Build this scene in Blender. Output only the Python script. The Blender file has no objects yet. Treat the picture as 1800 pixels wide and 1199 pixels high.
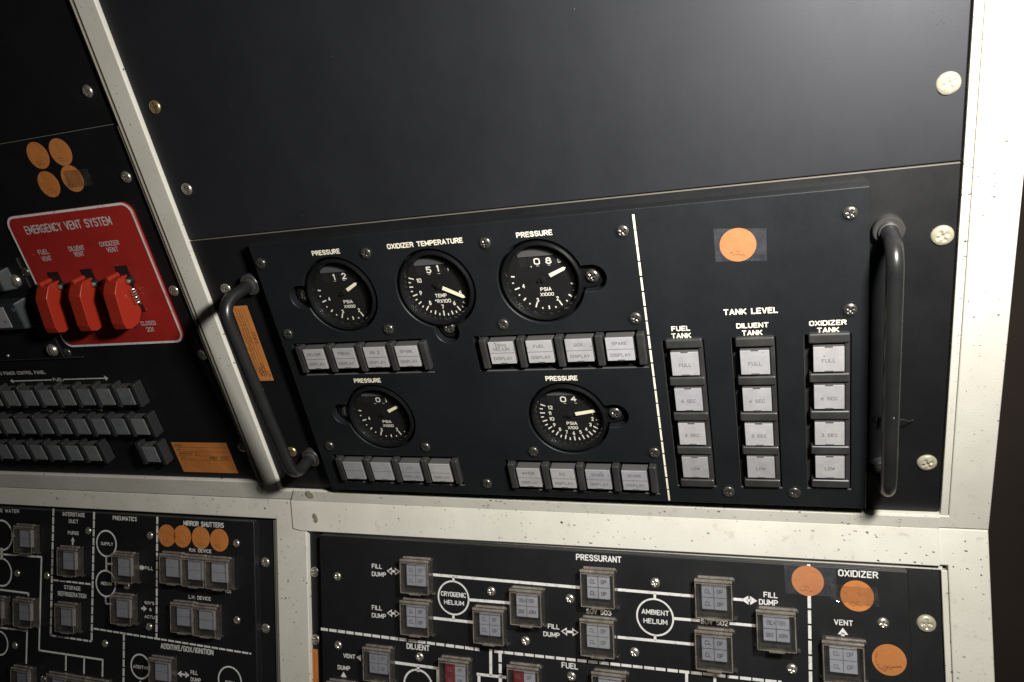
import bpy, bmesh, math, random
from mathutils import Vector, Matrix
random.seed(7)
S = bpy.context.scene
COL = S.collection
MM = 0.001
R = math.radians

# ------------------------------------------------------------------ camera, light, exposure
# The console is modelled in millimetres on two planes that meet along the world X axis:
#   upper plane: u = world X, v = world Z, n = towards the viewer (-Y)
#   lower plane: the desk part, tilted 27.2 degrees towards the viewer
F_PX = 1319.0636
AX = ((0.93986063, -0.03560247, -0.33969759),      # u axis seen from the camera (x right, y down, z forward)
      (-0.18238276, -0.89320755, -0.4109949),      # v axis
      (-0.28878802, 0.44823291, -0.84598389))      # n axis
BW = R(27.21)
CAM_POS = Vector((110.69, -423.67, 347.54)) * MM
cam = bpy.data.cameras.new('camera'); cam_ob = bpy.data.objects.new('camera', cam); COL.objects.link(cam_ob)
def axis(i, sgn):
    return Vector((AX[0][i] * sgn, -AX[2][i] * sgn, AX[1][i] * sgn))
mc = Matrix.Identity(4)
for k, vec in enumerate((axis(0, 1), axis(1, -1), axis(2, -1), CAM_POS)):
    for r_ in range(3):
        mc[r_][k] = vec[r_]
cam_ob.matrix_world = mc
cam.sensor_width = 36.0; cam.lens = F_PX / 1800 * 36.0
cam.clip_start = 0.01; cam.clip_end = 50
S.camera = cam_ob

w = bpy.data.worlds.new('World'); S.world = w; w.use_nodes = True
bg = w.node_tree.nodes['Background']
bg.inputs[0].default_value = (0.95, 1.0, 1.1, 1); bg.inputs[1].default_value = 0.006

fl = bpy.data.lights.new('flash', 'AREA'); fl.shape = 'RECTANGLE'; fl.size = 0.060; fl.size_y = 0.040
fl.energy = 3.85; fl.spread = R(150); fl.color = (1.0, 0.975, 0.925)
fo = bpy.data.objects.new('flash', fl); COL.objects.link(fo)
fo.location = Vector((234, -257, 400)) * MM
fo.rotation_euler = (Vector((-60, 0, 140)) * MM - fo.location).to_track_quat('-Z', 'Y').to_euler()

S.view_settings.view_transform = 'Standard'
S.view_settings.look = 'None'
S.view_settings.exposure = 0.0; S.view_settings.gamma = 1.0
S.view_settings.use_curve_mapping = False
S.render.engine = 'CYCLES'
S.cycles.max_bounces = 8; S.cycles.transparent_max_bounces = 16
S.cycles.use_denoising = True

# ------------------------------------------------------------------ planes and unprojection
MU = Matrix(((1, 0, 0, 0), (0, 0, -1, 0), (0, 1, 0, 0), (0, 0, 0, 1)))
cb, sb = math.cos(BW), math.sin(BW)
ML = Matrix(((1, 0, 0, 0), (0, sb, -cb, 0), (0, cb, sb, 0), (0, 0, 0, 1)))
def on_plane(px, py, M, h=0.0):
    """(u, v) in mm on the plane M at height h seen at the photograph's pixel (px, py)"""
    d = mc.to_3x3() @ Vector(((px - 900) / F_PX, -(py - 599.5) / F_PX, -1.0))
    n = Vector((M[0][2], M[1][2], M[2][2]))
    t = (h * MM - CAM_POS @ n) / (d @ n)
    q = M.to_3x3().transposed() @ (CAM_POS + d * t)
    return q.x / MM, q.y / MM
def px_scale(px, py, M, h):
    """image pixels per mm: along u in x, along v in y"""
    u, v = on_plane(px, py, M, h)
    def pr(u, v):
        q = mc.inverted() @ (M @ (Vector((u, v, h)) * MM))
        return 900 + F_PX * q.x / -q.z, 599.5 - F_PX * q.y / -q.z
    a = pr(u, v); b = pr(u + 1, v); c = pr(u, v + 1)
    return abs(b[0] - a[0]), abs(c[1] - a[1])

# ------------------------------------------------------------------ materials
def mat(name, base, rough=0.5, metal=0.0, spec=0.5, builder=None, tint=None):
    m = bpy.data.materials.new(name); m.use_nodes = True
    nt = m.node_tree; b = nt.nodes['Principled BSDF']
    b.inputs['Base Color'].default_value = (*base, 1)
    b.inputs['Roughness'].default_value = rough
    b.inputs['Metallic'].default_value = metal
    b.inputs['Specular IOR Level'].default_value = spec
    if builder: builder(nt, b)
    if tint: b.inputs['Specular Tint'].default_value = (*tint, 1)
    return m
def N(nt, t, **kw):
    n = nt.nodes.new(t)
    for k, v in kw.items():
        setattr(n, k, v)
    return n
def noise(nt, scale, detail=3, vec=None, rough=0.6, stretch=None):
    if vec is None:
        g = N(nt, 'ShaderNodeNewGeometry'); vec = g.outputs['Position']
    if stretch:
        mp = N(nt, 'ShaderNodeMapping'); mp.inputs['Scale'].default_value = stretch
        nt.links.new(vec, mp.inputs['Vector']); vec = mp.outputs[0]
    n = N(nt, 'ShaderNodeTexNoise'); n.inputs['Scale'].default_value = scale
    n.inputs['Detail'].default_value = detail; n.inputs['Roughness'].default_value = rough
    nt.links.new(vec, n.inputs['Vector']); return n.outputs['Fac']
def ramp(nt, fac, stops):
    r = N(nt, 'ShaderNodeValToRGB'); els = r.color_ramp.elements
    while len(els) < len(stops): els.new(0.5)
    for e, (p, c) in zip(els, stops):
        e.position = p; e.color = (*c, 1) if len(c) == 3 else c
    nt.links.new(fac, r.inputs[0]); return r.outputs[0]
def mixc(nt, fac, a, b):
    m = N(nt, 'ShaderNodeMix', data_type='RGBA')
    for s, v in ((0, fac), (6, a), (7, b)):
        if hasattr(v, 'links'): nt.links.new(v, m.inputs[s])
        else: m.inputs[s].default_value = v if s == 0 else (*v, 1)
    return m.outputs[2]
def bump(nt, b, h, strength, dist=0.0002):
    n = N(nt, 'ShaderNodeBump'); n.inputs['Strength'].default_value = strength; n.inputs['Distance'].default_value = dist
    nt.links.new(h, n.inputs['Height']); nt.links.new(n.outputs[0], b.inputs['Normal'])
def flecks(nt, scale, keep, size, stretch=(1, 1, 1)):
    """sparse small spots: 1 inside a spot"""
    g = N(nt, 'ShaderNodeNewGeometry')
    ad = N(nt, 'ShaderNodeVectorMath', operation='ADD')
    nz = N(nt, 'ShaderNodeTexNoise'); nz.inputs['Scale'].default_value = scale * 2.2; nz.inputs['Detail'].default_value = 2
    nt.links.new(g.outputs['Position'], nz.inputs['Vector'])
    sc = N(nt, 'ShaderNodeVectorMath', operation='SCALE'); sc.inputs['Scale'].default_value = 0.55 / scale
    nt.links.new(nz.outputs['Color'], sc.inputs[0])
    nt.links.new(g.outputs['Position'], ad.inputs[0]); nt.links.new(sc.outputs[0], ad.inputs[1])
    mp = N(nt, 'ShaderNodeMapping'); mp.inputs['Scale'].default_value = stretch
    nt.links.new(ad.outputs[0], mp.inputs[0])
    v = N(nt, 'ShaderNodeTexVoronoi'); v.inputs['Scale'].default_value = scale
    nt.links.new(mp.outputs[0], v.inputs['Vector'])
    sp = N(nt, 'ShaderNodeSeparateColor'); nt.links.new(v.outputs['Color'], sp.inputs[0])
    k = N(nt, 'ShaderNodeMath', operation='GREATER_THAN'); k.inputs[1].default_value = 1 - keep
    nt.links.new(sp.outputs[0], k.inputs[0])
    sz = N(nt, 'ShaderNodeMath', operation='MULTIPLY'); sz.inputs[1].default_value = size
    nt.links.new(sp.outputs[1], sz.inputs[0])
    d = N(nt, 'ShaderNodeMath', operation='LESS_THAN')
    nt.links.new(v.outputs['Distance'], d.inputs[0]); nt.links.new(sz.outputs[0], d.inputs[1])
    mu = N(nt, 'ShaderNodeMath', operation='MULTIPLY')
    nt.links.new(k.outputs[0], mu.inputs[0]); nt.links.new(d.outputs[0], mu.inputs[1])
    return mu.outputs[0]

def b_white(nt, b):
    base = ramp(nt, noise(nt, 18, 5), ((0.3, (0.54, 0.52, 0.45)), (0.7, (0.64, 0.62, 0.545))))
    grime = ramp(nt, noise(nt, 90, 6, rough=0.75), ((0.60, (0, 0, 0)), (0.75, (1, 1, 1))))
    c = mixc(nt, grime, base, (0.42, 0.39, 0.32))
    cl = ramp(nt, noise(nt, 26, 4, rough=0.7), ((0.44, (0.12,) * 3), (0.60, (1, 1, 1))))
    f1 = N(nt, 'ShaderNodeMath', operation='MULTIPLY'); nt.links.new(flecks(nt, 270, 0.34, 0.34, (1, 1.6, 1.8)), f1.inputs[0]); nt.links.new(cl, f1.inputs[1])
    c = mixc(nt, f1.outputs[0], c, (0.07, 0.062, 0.045))
    c = mixc(nt, flecks(nt, 90, 0.12, 0.14, (1, 1.5, 2.2)), c, (0.03, 0.026, 0.02))
    nt.links.new(c, b.inputs['Base Color'])
    bump(nt, b, noise(nt, 900, 3), 0.35, 0.0003)
M_WHITE = mat('white_enamel', (0.66, 0.64, 0.56), 0.5, builder=b_white)

def b_black(c0, c1, r0, r1, dust=0.10):
    def f(nt, b):
        c = ramp(nt, noise(nt, 14, 5), ((0.3, c0), (0.7, c1)))
        du = flecks(nt, 170, 0.03, 0.08)
        c = mixc(nt, du, c, (dust, dust, dust * 0.95))
        nt.links.new(c, b.inputs['Base Color'])
        rr = ramp(nt, noise(nt, 25, 6, rough=0.7), ((0.3, (r0,) * 3), (0.7, (r1,) * 3)))
        nt.links.new(rr, b.inputs['Roughness'])
        bump(nt, b, noise(nt, 1600, 2), 0.16, 0.0002)
    return f
def b_blank(nt, b):
    c = ramp(nt, noise(nt, 10, 6), ((0.25, (0.0062, 0.0067, 0.0085)), (0.75, (0.0105, 0.0112, 0.0136))))
    c = mixc(nt, flecks(nt, 90, 0.10, 0.12, (0.4, 1, 3.2)), c, (0.004, 0.004, 0.004))
    c = mixc(nt, flecks(nt, 70, 0.08, 0.05, (0.25, 1, 5.0)), c, (0.03, 0.03, 0.032))
    c = mixc(nt, flecks(nt, 220, 0.02, 0.07), c, (0.06, 0.06, 0.058))
    nt.links.new(c, b.inputs['Base Color'])
    rr = ramp(nt, noise(nt, 20, 7, rough=0.7, stretch=(1.4, 1, 0.9)), ((0.25, (0.50,) * 3), (0.75, (0.60,) * 3)))
    nt.links.new(rr, b.inputs['Roughness'])
    bump(nt, b, noise(nt, 1300, 3), 0.10, 0.0002)
M_BLANK = mat('satin_black_paint', (0.02, 0.02, 0.022), 0.5, spec=0.58, builder=b_blank, tint=(0.93, 0.945, 1.0))
M_PANEL = mat('black_panel_paint', (0.015, 0.016, 0.018), 0.45, builder=b_black((0.0045, 0.0045, 0.005), (0.007, 0.007, 0.0078), 0.42, 0.54, 0.05))
M_FACE = mat('black_faceplate', (0.017, 0.019, 0.022), 0.45, builder=b_black((0.0062, 0.0070, 0.0080), (0.0098, 0.0108, 0.0120), 0.40, 0.52, 0.06), tint=(0.95, 0.97, 1.0))
M_LOW = mat('black_engraved_plate', (0.017, 0.019, 0.022), 0.45, builder=b_black((0.007, 0.007, 0.0076), (0.0105, 0.0105, 0.0114), 0.42, 0.54, 0.05))
M_DARK = mat('dark_recess', (0.006, 0.006, 0.006), 0.6)
M_DIAL = mat('dial_black', (0.007, 0.007, 0.0068), 0.7, spec=0.15)
M_CATCH = mat('dial_light_catch', (0.055, 0.055, 0.058), 0.6)  # lighter than the dial: caught light put into the colour
M_RING = mat('bezel_black', (0.006, 0.006, 0.0065), 0.30, spec=0.4)
M_PLASTIC = mat('black_plastic', (0.022, 0.022, 0.023), 0.42)
def b_bar(nt, b):
    c = ramp(nt, noise(nt, 60, 5), ((0.3, (0.022, 0.0215, 0.021)), (0.7, (0.040, 0.0385, 0.037))))
    nt.links.new(c, b.inputs['Base Color'])
M_BARRIER = mat('grey_barrier_plastic', (0.05, 0.05, 0.05), 0.38, builder=b_bar)
M_CAP = mat('smoky_cap', (0.075, 0.073, 0.072), 0.3)
def b_handle(nt, b):
    c = ramp(nt, noise(nt, 40, 6), ((0.3, (0.010, 0.0105, 0.011)), (0.7, (0.018, 0.018, 0.018))))
    c = mixc(nt, flecks(nt, 160, 0.10, 0.22), c, (0.16, 0.16, 0.15))
    nt.links.new(c, b.inputs['Base Color'])
    bump(nt, b, noise(nt, 700, 3), 0.15)
M_HANDLE = mat('dark_anodised_metal', (0.04, 0.04, 0.04), 0.32, 0.0, builder=b_handle)
M_FERRULE = mat('ferrule_metal', (0.055, 0.053, 0.05), 0.34, 0.3)
def b_metal(lo, hi):
    def f(nt, b):
        c = ramp(nt, noise(nt, 500, 4), ((0.3, lo), (0.7, hi)))
        nt.links.new(c, b.inputs['Base Color'])
        bump(nt, b, noise(nt, 900, 3), 0.3)
    return f
M_SCREW = mat('nickel_screw', (0.6, 0.56, 0.48), 0.30, 0.85, builder=b_metal((0.42, 0.39, 0.32), (0.72, 0.68, 0.58)))
M_BRASSY = mat('brassy_screw', (0.6, 0.40, 0.2), 0.30, 0.85, builder=b_metal((0.45, 0.30, 0.13), (0.70, 0.50, 0.28)))
M_PALE = mat('painted_screw', (0.6, 0.57, 0.46), 0.38, 0.15, builder=b_metal((0.30, 0.27, 0.19), (0.42, 0.39, 0.30)))
M_BSCREW = mat('blackened_screw', (0.10, 0.095, 0.085), 0.30, 0.8, builder=b_metal((0.08, 0.075, 0.07), (0.20, 0.185, 0.165)))
M_EDGE = mat('pale_edge', (0.34, 0.31, 0.25), 0.4, 0.5)
def b_ink(col, amt):
    def f(nt, b):
        k = ramp(nt, noise(nt, 260, 6, rough=0.75), ((0.52, (0, 0, 0)), (0.72, (amt,) * 3)))
        nt.links.new(mixc(nt, k, col, tuple(x * 0.22 for x in col)), b.inputs['Base Color'])
    return f
M_INK = mat('cream_ink', (0.86, 0.80, 0.66), 0.6, builder=b_ink((0.86, 0.80, 0.64), 0.55))
M_RINK = mat('placard_ink', (0.50, 0.46, 0.45), 0.6, builder=b_ink((0.56, 0.50, 0.49), 0.7))
M_WINK = mat('white_ink', (0.78, 0.77, 0.74), 0.6, builder=b_ink((0.70, 0.69, 0.66), 0.75))
M_DINK = mat('dial_ink', (0.80, 0.77, 0.66), 0.6)
M_PTR = mat('pointer_cream', (0.85, 0.79, 0.58), 0.5)
M_LEGEND = mat('grey_legend_ink', (0.13, 0.13, 0.14), 0.6)
def b_lens(lo, hi, dirt):
    def f(nt, b):
        c = ramp(nt, noise(nt, 120, 6, rough=0.7), ((0.3, lo), (0.7, hi)))
        c = mixc(nt, flecks(nt, 420, 0.10, 0.18), c, dirt)
        oi = N(nt, 'ShaderNodeObjectInfo'); tone = ramp(nt, oi.outputs['Random'], ((0.0, (0.70, 0.69, 0.68)), (0.35, (0.88, 0.87, 0.88)), (0.7, (0.98, 0.95, 0.90)), (1.0, (1.0, 1.0, 1.03))))
        mm_ = N(nt, 'ShaderNodeMix', data_type='RGBA', blend_type='MULTIPLY'); mm_.inputs[0].default_value = 1.0
        nt.links.new(c, mm_.inputs[6]); nt.links.new(tone, mm_.inputs[7]); c = mm_.outputs[2]
        nt.links.new(c, b.inputs['Base Color'])
    return f
M_LENS = mat('white_lens', (0.5, 0.5, 0.52), 0.35, builder=b_lens((0.32, 0.32, 0.332), (0.41, 0.41, 0.42), (0.08, 0.07, 0.06)))
M_LENSD = mat('dimmed_lens', (0.27, 0.29, 0.30), 0.4, builder=b_lens((0.14, 0.155, 0.16), (0.21, 0.225, 0.23), (0.05, 0.05, 0.05)))  # darker copy of the white lens; light falloff to the left put into colour
M_LENSB = mat('blue_grey_lens', (0.30, 0.32, 0.38), 0.35, builder=b_lens((0.30, 0.32, 0.385), (0.38, 0.40, 0.465), (0.14, 0.14, 0.15)))
M_LENSR = mat('dark_red_lens', (0.20, 0.015, 0.02), 0.35)
def b_orange(nt, b):
    c = ramp(nt, noise(nt, 70, 5), ((0.3, (0.44, 0.145, 0.030)), (0.7, (0.55, 0.190, 0.045))))
    oi = N(nt, 'ShaderNodeObjectInfo'); c = mixc(nt, ramp(nt, oi.outputs['Random'], ((0, (0, 0, 0)), (1, (0.45,) * 3))), c, (0.54, 0.225, 0.065))
    c = mixc(nt, ramp(nt, noise(nt, 240, 6, rough=0.8), ((0.55, (0, 0, 0)), (0.7, (0.5,) * 3))), c, (0.36, 0.12, 0.045))
    nt.links.new(c, b.inputs['Base Color'])
    bump(nt, b, noise(nt, 180, 4), 0.6, 0.0006)
M_ORANGE = mat('orange_paper', (0.7, 0.2, 0.05), 0.55, builder=b_orange)
M_PENCIL = mat('pencil_marks', (0.10, 0.045, 0.025), 0.7)
M_TAPEC = None
M_PEN = mat('black_pen', (0.06, 0.03, 0.02), 0.6)
def b_red(nt, b):
    c = ramp(nt, noise(nt, 30, 5), ((0.3, (0.29, 0.017, 0.013)), (0.7, (0.36, 0.022, 0.017))))
    c = mixc(nt, flecks(nt, 200, 0.07, 0.14, (1, 1, 0.6)), c, (0.60, 0.20, 0.14))
    nt.links.new(c, b.inputs['Base Color'])
M_RED = mat('red_placard_paint', (0.40, 0.02, 0.015), 0.4, builder=b_red)
M_REDG = mat('red_guard_plastic', (0.30, 0.024, 0.012), 0.24)
M_CONN = mat('grey_moulding', (0.024, 0.028, 0.031), 0.4)
def b_wall(nt, b):
    c = ramp(nt, noise(nt, 3, 4), ((0.3, (0.20, 0.155, 0.125)), (0.7, (0.26, 0.20, 0.165))))
    nt.links.new(c, b.inputs['Base Color'])
M_WALL = mat('brown_wall', (0.2, 0.16, 0.13), 0.7, builder=b_wall)
def clear(name, tint, gloss, rough, refl=1.0, haze=(0.42, 0.40, 0.37)):
    m = bpy.data.materials.new(name); m.use_nodes = True; nt = m.node_tree
    for n in list(nt.nodes): nt.nodes.remove(n)
    o = N(nt, 'ShaderNodeOutputMaterial'); t = N(nt, 'ShaderNodeBsdfTransparent'); t.inputs[0].default_value = (*tint, 1)
    d = N(nt, 'ShaderNodeBsdfDiffuse'); d.inputs[0].default_value = (*haze, 1)
    g = N(nt, 'ShaderNodeBsdfGlossy'); g.inputs['Roughness'].default_value = rough
    lw = N(nt, 'ShaderNodeLayerWeight'); lw.inputs[0].default_value = 0.5
    p5 = N(nt, 'ShaderNodeMath', operation='POWER'); p5.inputs[1].default_value = 5.0; nt.links.new(lw.outputs['Facing'], p5.inputs[0])
    fr = N(nt, 'ShaderNodeMath', operation='MULTIPLY_ADD'); fr.inputs[1].default_value = 0.96; fr.inputs[2].default_value = 0.04; nt.links.new(p5.outputs[0], fr.inputs[0])
    nz = ramp(nt, noise(nt, 160, 5, rough=0.7), ((0.35, (gloss * 0.5,) * 3), (0.75, (gloss * 1.6,) * 3)))
    m1 = N(nt, 'ShaderNodeMixShader'); m2 = N(nt, 'ShaderNodeMixShader')
    nt.links.new(nz, m1.inputs[0]); nt.links.new(t.outputs[0], m1.inputs[1]); nt.links.new(d.outputs[0], m1.inputs[2])
    mu = N(nt, 'ShaderNodeMath', operation='MULTIPLY'); mu.inputs[1].default_value = refl
    nt.links.new(fr.outputs[0], mu.inputs[0])
    nt.links.new(mu.outputs[0], m2.inputs[0]); nt.links.new(m1.outputs[0], m2.inputs[1]); nt.links.new(g.outputs[0], m2.inputs[2])
    nt.links.new(m2.outputs[0], o.inputs[0]); return m
M_CLEAR = clear('clear_guard_plastic', (0.965, 0.96, 0.95), 0.025, 0.10)
M_CLEARW = clear('clear_guard_wall', (0.91, 0.885, 0.85), 0.055, 0.12, 1.6, (0.42, 0.39, 0.35))
M_HINGE = clear('clear_hinge_lit_rim', (0.87, 0.83, 0.77), 0.28, 0.10, 2.4, (0.46, 0.42, 0.37))
M_GLASS = clear('gauge_glass', (0.98, 0.98, 0.98), 0.006, 0.04, 0.8)
M_TAPE = clear('clear_tape', (0.96, 0.96, 0.97), 0.006, 0.25)
M_TAPEC = clear('crinkled_tape', (0.90, 0.89, 0.86), 0.05, 0.08, 2.0)
M_TAPEG = clear('greyish_tape', (0.95, 0.95, 0.97), 0.062, 0.30, 1.0, (0.40, 0.40, 0.48))

# ------------------------------------------------------------------ mesh builder
class MB:
    def __init__(self, M=MU):
        self.bm = bmesh.new(); self.mats = []; self.M = M; self.smooth = False
    def mi(self, m):
        if m not in self.mats: self.mats.append(m)
        return self.mats.index(m)
    def _new(self, fs, m, smooth=False):
        i = self.mi(m)
        for f in fs: f.material_index = i; f.smooth = smooth
    def box(self, u0, u1, v0, v1, n0, n1, m, bev=0.0, seg=2, top=None):
        bm = self.bm
        tu, tv = top or (0, 0)
        P = [(u0, v0, n0), (u1, v0, n0), (u1, v1, n0), (u0, v1, n0),
             (u0 + tu, v0 + tv, n1), (u1 - tu, v0 + tv, n1), (u1 - tu, v1 - tv, n1), (u0 + tu, v1 - tv, n1)]
        vs = [bm.verts.new(p) for p in P]
        fs = [bm.faces.new([vs[i] for i in q]) for q in ((3, 2, 1, 0), (4, 5, 6, 7), (0, 1, 5, 4), (1, 2, 6, 5), (2, 3, 7, 6), (3, 0, 4, 7))]
        i = self.mi(m)
        for f in fs: f.material_index = i
        if bev > 0:
            es = list({e for f in fs for e in f.edges})
            r = bmesh.ops.bevel(bm, geom=es, offset=bev, segments=seg, affect='EDGES', profile=0.5, clamp_overlap=True)
            for f in r['faces']: f.material_index = i
    def quad(self, pts, n, m):
        vs = [self.bm.verts.new((p[0], p[1], n)) for p in pts]
        f = self.bm.faces.new(vs); f.normal_update()
        if f.normal.z < 0: f.normal_flip()
        f.material_index = self.mi(m)
    def slab(self, pts, n0, n1, m, bev=0.0):
        """closed polygon (counter-clockwise) extruded from n0 to n1"""
        bm = self.bm
        a = [bm.verts.new((*p, n0)) for p in pts]; b = [bm.verts.new((*p, n1)) for p in pts]
        fs = [bm.faces.new(b), bm.faces.new(a[::-1])]
        k = len(pts)
        for i in range(k): fs.append(bm.faces.new((a[i], a[(i + 1) % k], b[(i + 1) % k], b[i])))
        i = self.mi(m)
        for f in fs: f.material_index = i
        if bev > 0:
            es = list(fs[0].edges)
            r = bmesh.ops.bevel(bm, geom=es, offset=bev, segments=2, affect='EDGES', profile=0.5, clamp_overlap=True)
            for f in r['faces']: f.material_index = i
    def profile(self, prof, u0, u1, m, bev=0.0, seg=2):
        """outline in (v, n), extruded along u"""
        bm = self.bm
        a = [bm.verts.new((u0, *p)) for p in prof]; b = [bm.verts.new((u1, *p)) for p in prof]
        fs = [bm.faces.new(a[::-1]), bm.faces.new(b)]
        k = len(prof)
        for i in range(k): fs.append(bm.faces.new((a[i], a[(i + 1) % k], b[(i + 1) % k], b[i])))
        bmesh.ops.recalc_face_normals(bm, faces=fs)
        i = self.mi(m)
        for f in fs: f.material_index = i
        if bev > 0:
            es = list({e for f in fs for e in f.edges})
            r = bmesh.ops.bevel(bm, geom=es, offset=bev, segments=seg, affect='EDGES', profile=0.5, clamp_overlap=True)
            for f in r['faces']: f.material_index = i; f.smooth = True
    def lathe(self, prof, cu, cv, m, seg=64, cap=False):
        bm = self.bm; rows = []
        for r, n in prof:
            if r < 1e-6: rows.append([bm.verts.new((cu, cv, n))]); continue
            rows.append([bm.verts.new((cu + r * math.cos(2 * math.pi * i / seg), cv + r * math.sin(2 * math.pi * i / seg), n)) for i in range(seg)])
        fs = []
        for a, b in zip(rows, rows[1:]):
            for i in range(seg):
                j = (i + 1) % seg
                if len(b) == 1: fs.append(bm.faces.new((a[i], a[j], b[0])))
                elif len(a) == 1: fs.append(bm.faces.new((a[0], b[j], b[i])))
                else: fs.append(bm.faces.new((a[i], a[j], b[j], b[i])))
        self._new(fs, m, True)
    def tube(self, path, r, m, seg=20, cap=True):
        bm = self.bm; rings = []
        path = [Vector(p) for p in path]
        ref = None
        for i, p in enumerate(path):
            t = (path[min(i + 1, len(path) - 1)] - path[max(i - 1, 0)]).normalized()
            if ref is None:
                ref = Vector((1, 0, 0)) if abs(t.x) < 0.9 else Vector((0, 1, 0))
            s = (ref - t * ref.dot(t)).normalized(); q = t.cross(s); ref = s
            rings.append([bm.verts.new(p + (s * math.cos(2 * math.pi * k / seg) + q * math.sin(2 * math.pi * k / seg)) * r) for k in range(seg)])
        fs = []
        for a, b in zip(rings, rings[1:]):
            for k in range(seg):
                j = (k + 1) % seg; fs.append(bm.faces.new((a[k], a[j], b[j], b[k])))
        if cap:
            fs.append(bm.faces.new(rings[0][::-1])); fs.append(bm.faces.new(rings[-1]))
        self._new(fs, m, True)
    def line(self, a, b, wd, n, m):
        a = Vector(a); b = Vector(b); d = (b - a).normalized(); o = Vector((-d.y, d.x)) * wd / 2
        self.quad([a + o, a - o, b - o, b + o], n, m)
    def dashes(self, a, b, wd, n, m, on, off):
        a = Vector(a); b = Vector(b); L = (b - a).length; d = (b - a) / L; t = 0
        while t < L - 0.2:
            e = min(t + on * random.uniform(0.96, 1.03), L); self.line(a + d * t, a + d * e, wd * random.uniform(0.93, 1.05), n, m); t = t + on + off
    def ring(self, c, r0, r1, n, m, seg=48, a0=0, a1=360):
        for i in range(seg):
            t0 = R(a0 + (a1 - a0) * i / seg); t1 = R(a0 + (a1 - a0) * (i + 1) / seg)
            self.quad([(c[0] + r * math.cos(t), c[1] + r * math.sin(t)) for r, t in ((r0, t0), (r1, t0), (r1, t1), (r0, t1))], n, m)
    def disc(self, c, r, n, m, seg=40, wob=0.0):
        self.quad([(c[0] + r * (1 + wob * math.sin(3 * t)) * math.cos(t), c[1] + r * math.sin(t)) for t in (2 * math.pi * i / seg for i in range(seg))], n, m)
    def poly(self, pts, n, m):
        self.quad(pts, n, m)
    def text(self, s, c, w_, h_, n, m, rot=0.0, bold=0.16):
        add_text(self, s, c, w_, h_, n, m, rot, bold)
    def ptext(self, s, x0, x1, y, hpx, n, m, bold=0.18):
        """lettering whose image spans x0..x1 (pixels), centred on row y, hpx tall"""
        cx = (x0 + x1) / 2
        c = on_plane(cx, y, self.M, n); kx, ky = px_scale(cx, y, self.M, n)
        add_text(self, s, c, (x1 - x0) / kx, hpx / ky, n, m, 0, bold)
    def done(self, name, root, loc=None, group=None):
        """link as one mesh object under root; coordinates are given on the plane and stored relative to the part's own place"""
        me = bpy.data.meshes.new(name)
        off = Vector(root['uvn']) if root is not None else Vector((0, 0, 0))
        l = Vector(loc) if loc is not None else off
        for v in self.bm.verts: v.co = (v.co - l) * MM
        self.bm.normal_update()
        for e in self.bm.edges:
            if len(e.link_faces) == 2 and e.calc_face_angle(0) > 0.62: e.smooth = False
        self.bm.to_mesh(me); self.bm.free()
        for m in self.mats: me.materials.append(m)
        o = bpy.data.objects.new(name, me); COL.objects.link(o)
        if root is not None:
            o.parent = root; o.location = (l - off) * MM
            o['uvn'] = list(l)
        return o

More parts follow.
